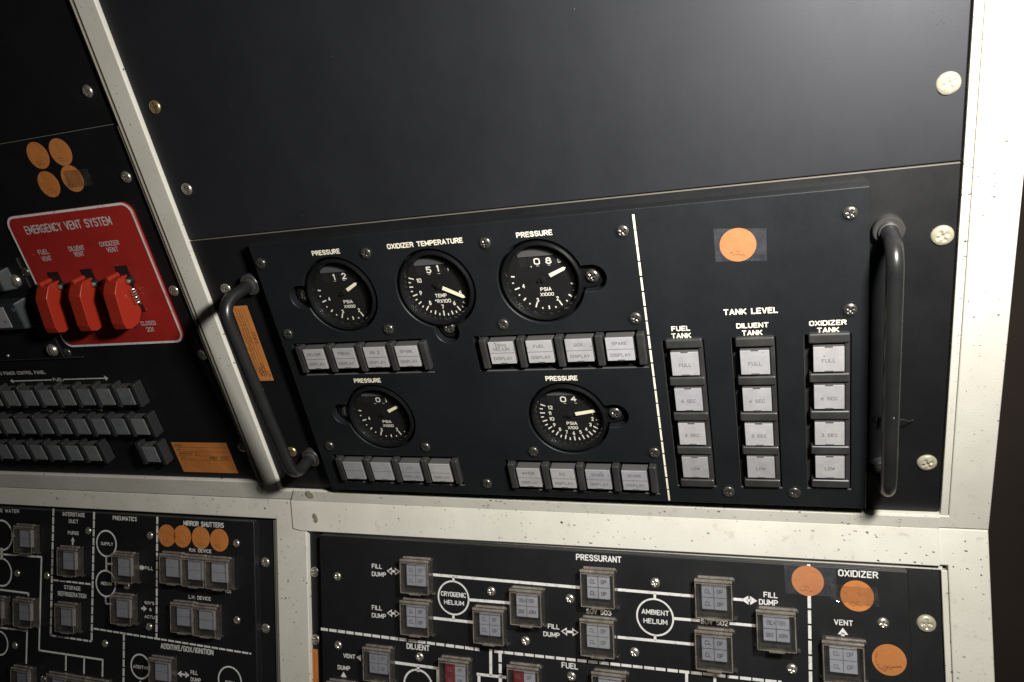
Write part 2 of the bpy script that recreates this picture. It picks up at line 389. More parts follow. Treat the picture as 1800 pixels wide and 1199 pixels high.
# engraved single-stroke capitals: polylines on a cell 1 high
def arc_(cx, cy, rx, ry, a0, a1, k=7):
    return [(cx + rx * math.cos(R(a0 + (a1 - a0) * i / k)), cy + ry * math.sin(R(a0 + (a1 - a0) * i / k))) for i in range(k + 1)]
def _glyphs():
    w = 0.50; m = w / 2; r = 0.2
    def rr(x0, x1, y0, y1, q=0.18):          # closed rounded box
        return arc_(x1 - q, y1 - q, q, q, 0, 90, 4) + arc_(x0 + q, y1 - q, q, q, 90, 180, 4) + arc_(x0 + q, y0 + q, q, q, 180, 270, 4) + arc_(x1 - q, y0 + q, q, q, 270, 360, 4) + [(x1, y1 - q)]
    G = {}
    G['A'] = (w + .04, [[(0, 0), (.27, 1), (.54, 0)], [(.10, .30), (.44, .30)]])
    G['B'] = (w, [[(0, 0), (0, 1), (.28, 1)] + arc_(.28, .77, .2, .23, 90, -90, 5) + [(0, .54)], [(.28, .54)] + arc_(.28, .27, .22, .27, 90, -90, 5) + [(0, 0)]])
    G['C'] = (w, [arc_(.25, .75, .25, .25, 15, 180, 6) + arc_(.25, .25, .25, .25, 180, 345, 6)])
    G['D'] = (w, [[(0, 0), (0, 1), (.22, 1)] + arc_(.22, .72, .28, .28, 90, 0, 4) + arc_(.22, .28, .28, .28, 0, -90, 4) + [(0, 0)]])
    G['E'] = (w - .06, [[(.44, 1), (0, 1), (0, 0), (.44, 0)], [(0, .52), (.38, .52)]])
    G['F'] = (w - .06, [[(.44, 1), (0, 1), (0, 0)], [(0, .50), (.38, .50)]])
    G['G'] = (w, [arc_(.25, .75, .25, .25, 15, 180, 6) + arc_(.25, .25, .25, .25, 180, 360, 7) + [(.5, .46), (.28, .46)]])
    G['H'] = (w, [[(0, 0), (0, 1)], [(w, 0), (w, 1)], [(0, .52), (w, .52)]])
    G['I'] = (0.0, [[(0, 0), (0, 1)]])
    G['J'] = (.4, [[(.4, 1), (.4, .2)] + arc_(.2, .2, .2, .2, 0, -180, 6)])
    G['K'] = (w, [[(0, 0), (0, 1)], [(w, 1), (0, .38)], [(.16, .54), (w + .02, 0)]])
    G['L'] = (w - .08, [[(0, 1), (0, 0), (.42, 0)]])
    G['M'] = (w + .1, [[(0, 0), (0, 1), (.3, .25), (.6, 1), (.6, 0)]])
    G['N'] = (w, [[(0, 0), (0, 1), (w, 0), (w, 1)]])
    G['O'] = (w, [rr(0, w, 0, 1, .24)])
    G['P'] = (w, [[(0, 0), (0, 1), (.26, 1)] + arc_(.26, .73, .24, .27, 90, -90, 6) + [(0, .46)]])
    G['R'] = (w, [[(0, 0), (0, 1), (.26, 1)] + arc_(.26, .75, .23, .25, 90, -90, 6) + [(0, .50)], [(.27, .50), (w, 0)]])
    G['S'] = (w, [arc_(.25, .76, .24, .24, 20, 180, 6) + arc_(.25, .72, .24, .2, 180, 270, 3) + arc_(.25, .26, .25, .26, 90, 0, 3) + arc_(.25, .26, .25, .26, 0, -160, 6)])
    G['T'] = (w, [[(0, 1), (w, 1)], [(m, 1), (m, 0)]])
    G['U'] = (w, [[(0, 1), (0, .24)] + arc_(.25, .25, .25, .25, 180, 360, 8) + [(w, 1)]])
    G['V'] = (w, [[(0, 1), (.25, 0), (.5, 1)]])
    G['W'] = (.72, [[(0, 1), (.18, 0), (.36, .8), (.54, 0), (.72, 1)]])
    G['X'] = (w, [[(0, 0), (w, 1)], [(0, 1), (w, 0)]])
    G['Y'] = (w, [[(0, 1), (.25, .48), (.5, 1)], [(.25, .48), (.25, 0)]])
    G['Z'] = (w, [[(0, 1), (w, 1), (0, 0), (w, 0)]])
    G['0'] = G['O']
    G['1'] = (.16, [[(0, .80), (.14, 1), (.14, 0)]])
    G['2'] = (w, [arc_(.25, .74, .24, .26, 165, -30, 8) + [(0, 0), (w, 0)]])
    G['3'] = (w, [arc_(.24, .76, .22, .24, 160, -90, 8) + [(.2, .52)], [(.24, .52)] + arc_(.24, .26, .25, .26, 90, -160, 8)])
    G['4'] = (w, [[(.36, 0), (.36, 1), (0, .30), (w, .30)]])
    G['5'] = (w, [[(.46, 1), (.06, 1), (.03, .55)] + arc_(.24, .32, .25, .32, 125, -150, 9)])
    G['6'] = (w, [[(.40, 1), (.10, .58), (.0, .30)] + arc_(.25, .29, .25, .29, 180, 540, 12)])
    G['7'] = (w - .04, [[(0, 1), (.46, 1), (.16, 0)]])
    G['8'] = (w, [arc_(.25, .77, .21, .23, -90, 270, 10), arc_(.25, .27, .25, .27, 90, 450, 10)])
    G['9'] = (w, [[(.10, 0), (.40, .42), (.5, .70)] + arc_(.25, .71, .25, .29, 0, 360, 12)])
    G['/'] = (w - .1, [[(0, -.05), (.4, 1.05)]])
    G['&'] = (w + .1, [[(.58, 0), (.12, .68)] + arc_(.27, .80, .16, .2, 215, -30, 7) + [(.06, .34)] + arc_(.24, .24, .22, .24, 160, 330, 6) + [(.56, .42)]])
    G["'"] = (0.0, [[(0, 1), (0, .75)]])
    G['.'] = (0.0, [[(0, .0), (0, .06)]])
    G['°'] = (.24, [arc_(.12, .84, .12, .14, 0, 360, 8)])
    return G
GLYPH = _glyphs()
def text_strokes(s):
    x = 0; out = []
    for ch in s:
        if ch == ' ': x += 0.52; continue
        w, st = GLYPH[ch]
        for p in st: out.append([(a + x, b) for a, b in p])
        x += w + 0.235
    return out, x - 0.235
def add_text(mb, s, c, w_, h_, n, m, rot, bold):
    """w_ x h_ (mm) are the outer sizes of the painted word; bold is the stroke width as a share of the height"""
    st, L = text_strokes(s)
    sw = max(0.05, bold) * h_
    kh = h_ - sw
    kx = (w_ - sw) / L if (w_ and L > 0.01) else kh
    if kx < kh * 0.62: sw *= max(0.72, kx / (kh * 0.62))
    cr, sr = math.cos(R(rot)), math.sin(R(rot)); k_ = 0
    for p in st:
        q = []
        for x, y in p:
            X = (x - L / 2) * kx; Y = (y - 0.5) * kh
            q.append(Vector((c[0] + X * cr - Y * sr, c[1] + X * sr + Y * cr)))
        for a, b in zip(q, q[1:]):
            if (b - a).length < 1e-4: continue
            d = (b - a).normalized() * sw * 0.36
            mb.line(a - d, b + d, sw, n + 0.0012 * (k_ % 9), m); k_ += 1

def plate_mesh(mb, outline, holes, n0, n1, m, bev=0.3):
    """flat plate with window cut-outs and rounded arrises"""
    cu = bpy.data.curves.new('p', 'CURVE'); cu.dimensions = '2D'; cu.fill_mode = 'BOTH'
    for pts in [outline] + holes:
        sp = cu.splines.new('POLY'); sp.points.add(len(pts) - 1)
        for p, q in zip(sp.points, pts): p.co = (q[0], q[1], 0, 1)
        sp.use_cyclic_u = True
    cu.extrude = (n1 - n0) / 2 - bev; cu.bevel_depth = bev; cu.bevel_resolution = 2; cu.offset = -bev
    ob = bpy.data.objects.new('p', cu); COL.objects.link(ob)
    dg = bpy.context.evaluated_depsgraph_get(); ev = ob.evaluated_get(dg); me = ev.to_mesh()
    zc = (n0 + n1) / 2
    nv = [mb.bm.verts.new((v.co.x, v.co.y, v.co.z + zc)) for v in me.vertices]
    i = mb.mi(m)
    fs = []
    for p in me.polygons:
        try: f = mb.bm.faces.new([nv[k] for k in p.vertices])
        except ValueError: continue
        f.material_index = i; fs.append(f)
    ev.to_mesh_clear(); bpy.data.objects.remove(ob); bpy.data.curves.remove(cu)
    bmesh.ops.remove_doubles(mb.bm, verts=[v for v in nv if v.is_valid], dist=0.002)
    bmesh.ops.recalc_face_normals(mb.bm, faces=[f for f in fs if f.is_valid])
def rect(u0, u1, v0, v1, r=0.0, seg=4):
    if r <= 0: return [(u0, v0), (u1, v0), (u1, v1), (u0, v1)]
    out = []
    for cx, cy, a in ((u1 - r, v0 + r, -90), (u1 - r, v1 - r, 0), (u0 + r, v1 - r, 90), (u0 + r, v0 + r, 180)):
        for i in range(seg + 1):
            t = R(a + 90 * i / seg); out.append((cx + r * math.cos(t), cy + r * math.sin(t)))
    return out

def thing(name, label, cat, M, uvn, group=None, rotn=0.0):
    o = bpy.data.objects.new(name, None); COL.objects.link(o); o.empty_display_size = 0.01
    L = M.copy(); L.translation = M @ (Vector(uvn) * MM)
    o.matrix_world = L
    o['label'] = label; o['category'] = cat; o['uvn'] = list(uvn)
    if group: o['group'] = group
    return o
def inst(src, root, loc, name=None, rot=0.0):
    """another copy of a part (and of its sub-parts) under root"""
    c = src.copy(); COL.objects.link(c); c.parent = root
    c.location = (Vector(loc) - Vector(root['uvn'])) * MM; c['uvn'] = list(loc)
    c.rotation_euler = (0, 0, rot)
    for ch in src.children:
        d = ch.copy(); COL.objects.link(d); d.parent = c
    return c

# ------------------------------------------------------------------ screws
_screw = {}
def screw_mesh(kind, rad, m, dome, slot=False):
    key = (kind, rad)
    if key in _screw: return _screw[key]
    bm = bmesh.new(); k = 26; g = {}
    for i in range(k + 1):
        for j in range(k + 1):
            x = -1 + 2 * i / k; y = -1 + 2 * j / k
            X = x * math.sqrt(1 - y * y / 2); Y = y * math.sqrt(1 - x * x / 2)
            rr = min(1, math.hypot(X, Y))
            z = dome * math.sqrt(max(0, 1 - 0.93 * rr * rr)) if rr < 0.985 else 0.0
            if slot: cut = abs(X) < 0.13
            else: cut = (abs(X) < 0.15 and abs(Y) < 0.56) or (abs(Y) < 0.15 and abs(X) < 0.56)
            if cut: z = min(z, dome * 0.45 + 0.5 * dome * rr * 0.35)
            g[i, j] = bm.verts.new((X * rad * MM, Y * rad * MM, z * MM))
    for i in range(k):
        for j in range(k):
            f = bm.faces.new((g[i, j], g[i + 1, j], g[i + 1, j + 1], g[i, j + 1])); f.smooth = True
    me = bpy.data.meshes.new('screw'); bm.to_mesh(me); bm.free(); me.materials.append(m)
    _screw[key] = me; return me
def screw(root, M, px, py, n, kind, rad, m, dome=1.9, slot=False, uv=None, tilt=None):
    u, v = uv if uv else on_plane(px, py, M, n + dome * 0.5)
    o = bpy.data.objects.new('screw', screw_mesh(kind, rad, m, dome, slot)); COL.objects.link(o)
    o.parent = root; o.location = (Vector((u, v, n)) - Vector(root['uvn'])) * MM
    o.rotation_euler = (random.uniform(-.04, .04), random.uniform(-.04, .04), random.uniform(0, 3.1))
    return o
NICK = ('nickel', 4.3, M_SCREW); PALE = ('pale', 5.6, M_PALE); BLK = ('black', 3.9, M_BSCREW); BRS = ('brassy', 4.4, M_BRASSY)
SML = ('small', 3.5, M_SCREW)

# ------------------------------------------------------------------ setting
wl = MB(); wl.box(-2500, 2500, -1500, 1800, -900, -880, M_WALL)
wo = wl.done('wall', None); wo.matrix_world = MU; wo['kind'] = 'structure'

# ------------------------------------------------------------------ console frame
fr = thing('console_frame', 'cream painted steel console frame carrying all the black panels', 'console frame', MU, (0, 0, 0))
UR, WR = 225.6, 199.0
mb = MB()
plate_mesh(mb, rect(-950, UR, 0.0, 620), [rect(-293, 203.4, 9.5, 600), rect(-900, -309.5, 17.5, 600)], -16, 0, M_WHITE, 0.9)
mb.done('upper_frame', fr)
mb = MB(); mb.box(WR, 203.2, 8.0, 600, -14, -0.5, M_WHITE, 0.5); mb.box(203.2, 203.8, 8, 600, -16, -1.6, M_DARK); mb.done('inner_flange', fr)
mb = MB(ML)
plate_mesh(mb, rect(-950, UR - 0.2, -420, -0.05), [rect(-271.6, 202.6, -400, -23.4), rect(-900, -302.0, -400, -16.9)], -16, 0, M_WHITE, 0.9)
lo_frame = mb.done('lower_frame', fr); lo_frame.rotation_euler = (R(-27.21), 0, 0)
mb = MB(ML); mb.box(198.8, 202.3, -400, -26.5, -14, -0.6, M_WHITE, 0.5); mb.box(-271, 200, -27.2, -24.0, -14, -2.8, M_WHITE, 0.5)
o = mb.done('inner_flange', fr); o.rotation_euler = (R(-27.21), 0, 0)
# overlapping rail cover, bent along the fold
mb = MB(); mb.slab([(-285.5, 0.25), (198.5, 0.25), (198.5, 9.3), (-243.0, 9.0), (-243.5, 10.8), (-279.0, 11.2)], -1.0, 1.3, M_WHITE, 0.4)
mb.done('rail_cover', fr)
mb = MB(ML); mb.slab([(-284.0, -23.8), (-276, -25.0), (198.0, -23.6), (198.2, -0.1), (-285.8, -0.1)], -1.0, 1.3, M_WHITE, 0.4)
o = mb.done('rail_cover', fr); o.rotation_euler = (R(-27.21), 0, 0)
# dark backing behind the windows
mb = MB(); mb.box(-940, 215, 4, 610, -60, -40, M_DARK); mb.done('back_cover', fr)
mb = MB(ML); mb.box(-940, 215, -410, -30, -60, -40, M_DARK); o = mb.done('back_cover', fr); o.rotation_euler = (R(-27.21), 0, 0)
# thin brass edge strips beside the left panels
mb = MB()
mb.box(-314.8, -313.7, 319.5, 600, -5, -1.0, M_EDGE, 0.25); mb.box(-314.6, -313.5, 19, 317, -5, -0.4, M_EDGE, 0.25); mb.box(-312.2, -311.2, 19, 600, -5, 0.4, M_EDGE, 0.25)
mb.done('edge_strip', fr)
for px, py in ((544, 870), (553, 911)):
    if py < 880: screw(fr, MU, px, py, 1.3, 'flush', 4.2, M_PALE, 0.9)
    else:
        u, v = on_plane(px, py, ML, 1.5)
        q = ML @ Vector((u, v, 1.2))
        s_ = bpy.data.objects.new('screw', screw_mesh('flush', 4.2, M_PALE, 0.9)); COL.objects.link(s_); s_.parent = fr
        s_.location = (u * MM, (v * cb + 1.2 * sb) * MM, (v * -sb + 1.2 * cb) * MM); s_.rotation_euler = (R(-27.21), 0, 0.6)
screw(fr, MU, 458, 860.7, 0, 'flush', 4.2, M_PALE, 0.9)

# ------------------------------------------------------------------ blank panels
bp = thing('blank_panel', 'large empty satin black panel above the gauges', 'panel', MU, (-47, 231.6, -6))
mb = MB(); plate_mesh(mb, rect(-292.3, 198.3, 231.9, 590, 0.6), [], -7, -3, M_BLANK, 0.5); mb.done('plate', bp)
screw(bp, MU, 271, 188.5, -3, *BRS); screw(bp, MU, 327, 333, -3, *NICK); screw(bp, MU, 1668, 147, -3, *PALE, dome=2.4)
mb = MB()
for x, y, r_ in ((547, 187, 0.7), (544, 184, 0.4), (1655, 37, 0.5), (1647, 44, 0.45), (1659, 42, 0.6), (1121, 22, 0.7), (1641, 22, 0.4)):
    c = on_plane(x, y, MU, -2.9)
    mb.poly([(c[0] + r_ * random.uniform(.5, 1.2) * math.cos(t), c[1] + r_ * random.uniform(.5, 1.2) * math.sin(t)) for t in (i * 0.9 for i in range(7))], -2.92, M_DARK)
mb.done('paint_chip', bp)

bq = thing('blank_panel', 'empty black panel in the dark corner above the four orange dots', 'panel', MU, (-600, 319, -6))
mb = MB(); plate_mesh(mb, rect(-880, -315.2, 319.2, 590, 0.6), [], -7, -3, M_PANEL, 0.4); mb.done('plate', bq)
screw(bq, MU, 152, 161, -3, *NICK)

# ------------------------------------------------------------------ gauge panel
gp = thing('gauge_panel', 'black panel with five round gauges, push buttons and two tube handles', 'control panel', MU, (-47, 11, -6))
FH = 6.0
mb = MB(); plate_mesh(mb, rect(-292.3, 198.3, 10.2, 231.0, 0.8), [], -7, -3, M_PANEL, 0.4)
mb.box(-292, 198, 230.75, 231.05, -5, -2.95, M_EDGE)  # thin pale line along the plate's top edge
mb.done('back_plate', gp)
GA = {'A': (-175.6, 184.3, (-31.6, 0.5)), 'B': (-103.0, 184.3, (1.2, -30.8)), 'C': (-30.3, 184.6, (33.2, 0.4)),
      'D': (-172.9, 85.2, (-31.0, 3.2)), 'E': (-28.4, 84.1, (33.0, 2.3))}
HR = 28.2
def gauge_hole(c, lug):
    lr = 8.6; d = math.hypot(*lug); al = math.atan2(lug[1], lug[0])
    ux, uy = lug[0] / d, lug[1] / d
    out = []; ha = math.asin(min(1, lr / HR)) * 0.98
    for i in range(73):
        t = al + ha + (2 * math.pi - 2 * ha) * i / 72
        out.append((c[0] + HR * math.cos(t), c[1] + HR * math.sin(t)))
    for i in range(17):
        t = al - math.pi / 2 + math.pi * i / 16
        out.append((c[0] + lug[0] + lr * math.cos(t), c[1] + lug[1] + lr * math.sin(t)))
    return out
ROWS = [(-84.0, 26.6, 122.8, 148.8), (-228.2, -121.8, 123.0, 148.8), (-81.6, 27.0, 24.0, 49.4), (-225.5, -118.5, 26.0, 51.2)]
TANKS = [(40.4, 65.4, 31.6, 140.6), (81.4, 106.6, 32.0, 140.9), (122.0, 147.2, 32.4, 141.2)]
holes = [gauge_hole(g[:2], g[2]) for g in GA.values()] + [rect(*r_, 0.8) for r_ in ROWS + TANKS]
mb = MB(); plate_mesh(mb, rect(-236.5, 156.0, 17.6, 226.0, 0.8), holes, -2.9, FH, M_FACE, 0.55)
mb.box(-236.5, 156, 17.6, 226, -3.0, -2.5, M_DARK)
fp = mb.done('faceplate', gp)
# --- engraved lettering
n = FH + 0.1
mb = MB()
for s_, x0, x1, y, h in (('PRESSURE', 548, 597, 443.5, 8.6), ('OXIDIZER TEMPERATURE', 679, 812, 428, 9.2), ('PRESSURE', 907, 970.5, 411, 9.6),
                         ('PRESSURE', 622, 669, 669, 7.6), ('PRESSURE', 958.5, 1015, 665, 8.4), ('TANK LEVEL', 1271, 1367, 547, 10.5),
                         ('FUEL', 1180, 1213, 577.5, 8.8), ('TANK', 1180, 1214.5, 590, 8.8), ('DILUENT', 1294, 1351, 572, 9), ('TANK', 1304, 1340, 585, 9),
                         ('OXIDIZER', 1422, 1488, 567.5, 9), ('TANK', 1436, 1475, 580, 9)):
    mb.ptext(s_, x0, x1, y, h, n, M_INK, 0.195)
mb.done('lettering', fp); mb = MB(); mb.dashes((32.2, 222.6), (33.4, 15.5 + 3), 1.25, n, M_INK, 9.0, 0.75)
mb.done('dashed_line', fp)
# --- face screws
for x, y in ((457, 464), (642, 446), (852, 428), (1094, 407), (1495, 375), (1495, 545), (1117, 560), (884, 571), (682, 580), (505, 588), (578, 785), (747, 787), (937, 795), (1150, 797), (855, 851), (1281, 865), (1397, 867)):
    mb2 = screw(gp, MU, x, y, FH, *BLK)
for x, y, k in ((396, 509, NICK), (512, 795, BRS)):
    screw(gp, MU, x, y, -3, *k)
for x, y in ((1657, 415), (1630, 815)):
    screw(gp, MU, x, y, -3, *PALE, dome=2.6)
# --- counterbores around face screws (thin dark rings)
seat = None
for x, y in ((457, 464), (642, 446), (852, 428), (1094, 407), (1495, 375), (1495, 545), (1117, 560), (884, 571), (682, 580), (505, 588), (578, 785), (747, 787), (937, 795), (1150, 797), (855, 851), (1281, 865), (1397, 867)):
    u, v = on_plane(x, y, MU, FH + 1)
    if seat: inst(seat, gp, (u, v, FH)); continue
    mb = MB(); mb.lathe([(4.2, FH - 0.2), (4.2, FH + 0.35), (4.9, FH + 0.35), (5.0, FH - 0.2)], u, v, M_FACE, 28); seat = mb.done('screw_seat', gp, (u, v, FH))


# --- gauges
def P(c, ang, r):
    return (c[0] + r * math.sin(R(ang)), c[1] + r * math.cos(R(ang)))
GLAB = {'A': 'pressure gauge reading .12, upper left with its lug on the left', 'B': 'oxidizer temperature gauge reading 51', 'C': 'pressure gauge reading .08 beside the dashed line',
        'D': 'dim lower pressure gauge reading .01', 'E': 'pressure gauge numbered up to 12'}
def make_gauge(key):
    cu, cv, lug = GA[key]; c = (cu, cv)
    root = None
    mb = MB()
    # body behind the opening
    mb.lathe([(HR + 6, -2.6), (HR - 0.2, -2.6), (HR - 0.3, -2.2)], cu, cv, M_DARK)
    mb.lathe([(26.6, -2.6), (26.6, 4.2), (26.2, 5.6), (25.0, 6.2), (23.9, 5.6), (23.2, 3.3), (23.0, 2.2), (23.0, -1.2), (22.6, -1.3)], cu, cv, M_RING, 80)
    # lug
    d = math.hypot(*lug); al = math.degrees(math.atan2(lug[1], lug[0]))
    lp = []
    ux, uy = lug[0] / d, lug[1] / d; px_, py_ = -uy, ux
    for i in range(13):
        t = R(al - 90 + 180 * i / 12); lp.append((cu + lug[0] * 0.985 + 7.0 * math.cos(t), cv + lug[1] * 0.985 + 7.0 * math.sin(t)))
    lp += [(cu + ux * 22.8 + px_ * 8, cv + uy * 22.8 + py_ * 8), (cu + ux * 22.8 - px_ * 8, cv + uy * 22.8 - py_ * 8)]
    mb.slab(lp, -2.4, 1.2, M_RING, 0.5)
    g = mb.done('gauge', gp, (cu, cv, 0)); g['label'] = GLAB[key]
    screw(g, MU, 0, 0, 1.2, 'lug', 4.4, M_BSCREW, 2.6, uv=(cu + lug[0] * 0.97, cv + lug[1] * 0.97))
    # dial
    dn = -1.0
    mb = MB(); mb.disc(c, 22.9, dn, M_DIAL, 72)
    # counter window: shallow frame and number wheels
    wv0, wv1 = cv + 8.3, cv + 14.6
    mb.box(cu - 15.8, cu + 15.8, wv1, wv1 + 0.5, dn, dn + 0.5, M_DARK)
    mb.box(cu - 14.2, cu - 8.9, wv0, wv1, dn + 0.02, dn + 0.12, M_DARK); mb.box(cu - 7.9, cu - 2.2, wv0, wv1, dn + 0.02, dn + 0.12, M_DARK)
    mb.box(cu - 1.0, cu + 4.8, wv0, wv1, dn + 0.02, dn + 0.12, M_DARK); mb.box(cu + 6.0, cu + 11.8, wv0, wv1, dn + 0.02, dn + 0.12, M_DARK)
    di = mb.done('dial', g)
    # sloped segment above the counter, its caught light painted as lighter grey
    mb = MB(); bmv = mb.bm
    pts = []
    for i in range(15):
        t = R(-40 + 80 * i / 14); x = 22.0 * math.sin(t); y = 22.0 * math.cos(t); pts.append((cu + x, cv + y))
    lo_ = wv1 + 0.7
    pts = [p for p in pts if p[1] > lo_]
    pts = [(pts[0][0] - 0.0, lo_)] + pts + [(pts[-1][0], lo_)]
    vs = [bmv.verts.new((p[0], p[1], dn + (1.2 if p[1] <= lo_ + 0.01 else 1.2 - 0.16 * (p[1] - lo_)))) for p in pts]
    f = bmv.faces.new(vs[::-1]); f.normal_update()
    if f.normal.z < 0: f.normal_flip()
    f.material_index = mb.mi(M_CATCH)
    mb.done('counter_light_catch', g)
    # markings
    mb = MB(); q = dn + 0.15
    def tick(a, r0, r1, wd): mb.line(P(c, a, r0), P(c, a, r1), wd, q, M_DINK)
    off = (0.0, 0.0)
    cc = c
    if key in 'ACD':
        f_ = lambda x: 154 + 49 * (x - 2)
        lo_t = 1.0 if key == 'C' else 1.75
        x = lo_t
        while x < 4.51:
            a = f_(x)
            if key != 'C' and x < 1.99: pass
            if abs(x - round(x)) < 0.01: tick(a, 17.8, 21.4, 0.85)
            elif abs(x * 2 - round(x * 2)) < 0.01: tick(a, 19.0, 21.4, 0.85)
            else: tick(a, 20.3, 21.4, 0.8)
            x += 0.25
        for k_ in (2, 3, 4): mb.text(str(k_), P(c, f_(k_), 16.0 if k_ < 4 else 14.8), None, 2.9, q, M_DINK, 0, 0.17)
        mb.text('PSIA', (cu + 0.4, cv - 7.5), 7.4, 2.5, q, M_DINK, 0, 0.17); mb.text('X1000', (cu + 0.6, cv - 11.1), 9.0, 2.3, q, M_DINK, 0, 0.17)
    elif key == 'B':
        f_ = lambda x: 114 + 34.8 * (x - 5)
        x = 5.5
        while x < 10.01:
            a = f_(x)
            if abs(x - round(x)) < 0.01: tick(a, 18.2, 22.0, 0.8)
            elif abs(x * 2 - round(x * 2)) < 0.01: tick(a, 19.2, 22.0, 0.8)
            else: tick(a, 20.4, 22.0, 0.75)
            x += 0.25
        for k_ in range(5, 11): mb.text(str(k_), P(c, f_(k_), 15.4 if k_ < 10 else 14.4), None if k_ < 10 else 3.6, 3.1, q, M_DINK, 0, 0.17)
        mb.text('TEMP', (cu - 0.4, cv - 7.2), 8.6, 2.7, q, M_DINK, 0, 0.17); mb.text('°RX100', (cu + 0.2, cv - 11.2), 11.5, 2.6, q, M_DINK, 0, 0.17)
    else:
        f_ = lambda x: 123.6 + 18.6 * (x - 3)
        x = 1.0
        while x < 12.01:
            a = f_(x)
            if abs(x - round(x)) < 0.01: tick(a, 18.0, 21.6, 0.8)
            else: tick(a, 19.4, 21.6, 0.8)
            x += 0.5
        for k_ in range(1, 13): mb.text(str(k_), P(c, f_(k_), 15.6 if k_ < 10 else 14.4), 3.4 if k_ == 10 or k_ == 12 else (1.9 if k_ == 11 else None), 2.9, q, M_DINK, 0, 0.16)
        mb.text('PSIA', (cu + 0.0, cv - 7.6), 7.6, 2.6, q, M_DINK, 0, 0.17); mb.text('X100', (cu + 0.3, cv - 11.2), 7.2, 2.4, q, M_DINK, 0, 0.17)
    # counter digits
    vy = (wv0 + wv1) / 2
    dg = {'A': [('1', -5.0, 0, 1.6, 4.6), ('2', 3.0, 0.2, 3.6, 4.6)], 'B': [('5', -4.9, 0.0, 3.9, 4.6), ('1', 1.9, 0.7, 1.5, 4.8), ("1", 9.0, -0.6, 0.8, 2.0)],
          'C': [('.', -6.6, -1.6, 0.9, 4.2), ('0', -2.4, 0, 4.0, 4.3), ('8', 5.2, 0, 3.9, 4.3), ('5', 12.2, -0.4, 2.6, 3.0)], 'D': [('0', -1.8, 0.2, 3.8, 4.0), ('1', 4.6, 0.2, 1.5, 4.6)],
          'E': [('0', -3.2, 0.2, 4.2, 4.4), ('4', 4.2, 0.5, 4.0, 4.2), ('7', 11.6, -0.3, 2.2, 2.2)]}[key]
    for s_, x, y, w_, h in dg:
        mb.text(s_, (cu + x, vy + y), w_, h, q + 0.05, M_DINK, 0, 0.17)
    for x in ((-5.1, 2.0) if key in 'ABD' else (-2.3, 5.2)):
        mb.line((cu + x - 0.9, wv0 + 0.15), (cu + x + 0.9, wv0 + 0.15), 0.22, q, M_DINK)
    mb.done('markings', g)
    # pointer
    a = {'A': 62, 'B': 117.5, 'C': 67.5, 'D': 65, 'E': 80}[key]
    r1 = {'A': 13.8, 'B': 19.6, 'C': 17.3, 'D': 15.6, 'E': 19.2}[key]
    r0 = {'A': 3.6, 'B': 3.0, 'C': 5.2, 'D': 5.4, 'E': 4.2}[key]
    mb = MB(); dr = Vector((math.sin(R(a)), math.cos(R(a)))); nr = Vector((-dr.y, dr.x))
    C_ = Vector(c); wd = 1.25
    pts = [C_ + dr * r0 + nr * wd, C_ + dr * r0 - nr * wd, C_ + dr * (r1 - 1.6) - nr * (wd * 0.85), C_ + dr * r1, C_ + dr * (r1 - 1.6) + nr * (wd * 0.85)]
    mb.slab([tuple(p) for p in pts], dn + 1.3, dn + 1.7, M_PTR)
    mb.slab([tuple(p) for p in (C_ - dr * 4 + nr * 0.9, C_ - dr * 4 - nr * 0.9, C_ + dr * r0 - nr * 1.0, C_ + dr * r0 + nr * 1.0)], dn + 1.2, dn + 1.6, M_DIAL)
    mb.lathe([(1.9, dn + 0.3), (1.9, dn + 1.9), (1.5, dn + 2.1), (0, dn + 2.1)], cu, cv, M_DIAL, 24)
    mb.done('pointer', g)
    mb = MB(); mb.lathe([(22.9, 2.6), (0, 2.6)], cu, cv, M_GLASS, 64); mb.done('glass', g)
for k_ in GA: make_gauge(k_)

# --- push buttons
M_LIP = mat('lit_slot_lip', (0.10, 0.097, 0.092), 0.35, 0.2)  # lighter lip: the lit bottom edge of each slot put into colour
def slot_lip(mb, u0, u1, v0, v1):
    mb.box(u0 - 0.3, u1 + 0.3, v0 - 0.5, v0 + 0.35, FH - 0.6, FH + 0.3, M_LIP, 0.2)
    mb.box(u0 - 0.3, u0 + 0.2, v0 + 0.4, v1, FH - 0.6, FH + 0.12, M_BARRIER, 0.1)
def cap_legend(mb, kind, texts, cu, cv, n, w_, h_):
    if kind == 'split':
        mb.line((cu - w_ / 2, cv), (cu + w_ / 2, cv), 0.35, n, M_LEGEND)
        a, b = texts
        def lines(t, cy):
            L = t.split('\n'); k = len(L)
            for i, q in enumerate(L):
                if q: mb.text(q, (cu, cy + (k - 1) * 1.35 - i * 2.7), min(w_ * 0.82, 1.75 * len(q) + 0.6), 2.3, n, M_LEGEND, 0, 0.14)
        lines(a, cv + h_ * 0.25); lines(b, cv - h_ * 0.25)
    else:
        mb.text(texts[0], (cu, cv - 0.8), 1.75 * len(texts[0]) + 0.6, 2.4, n, M_LEGEND, 0, 0.14)
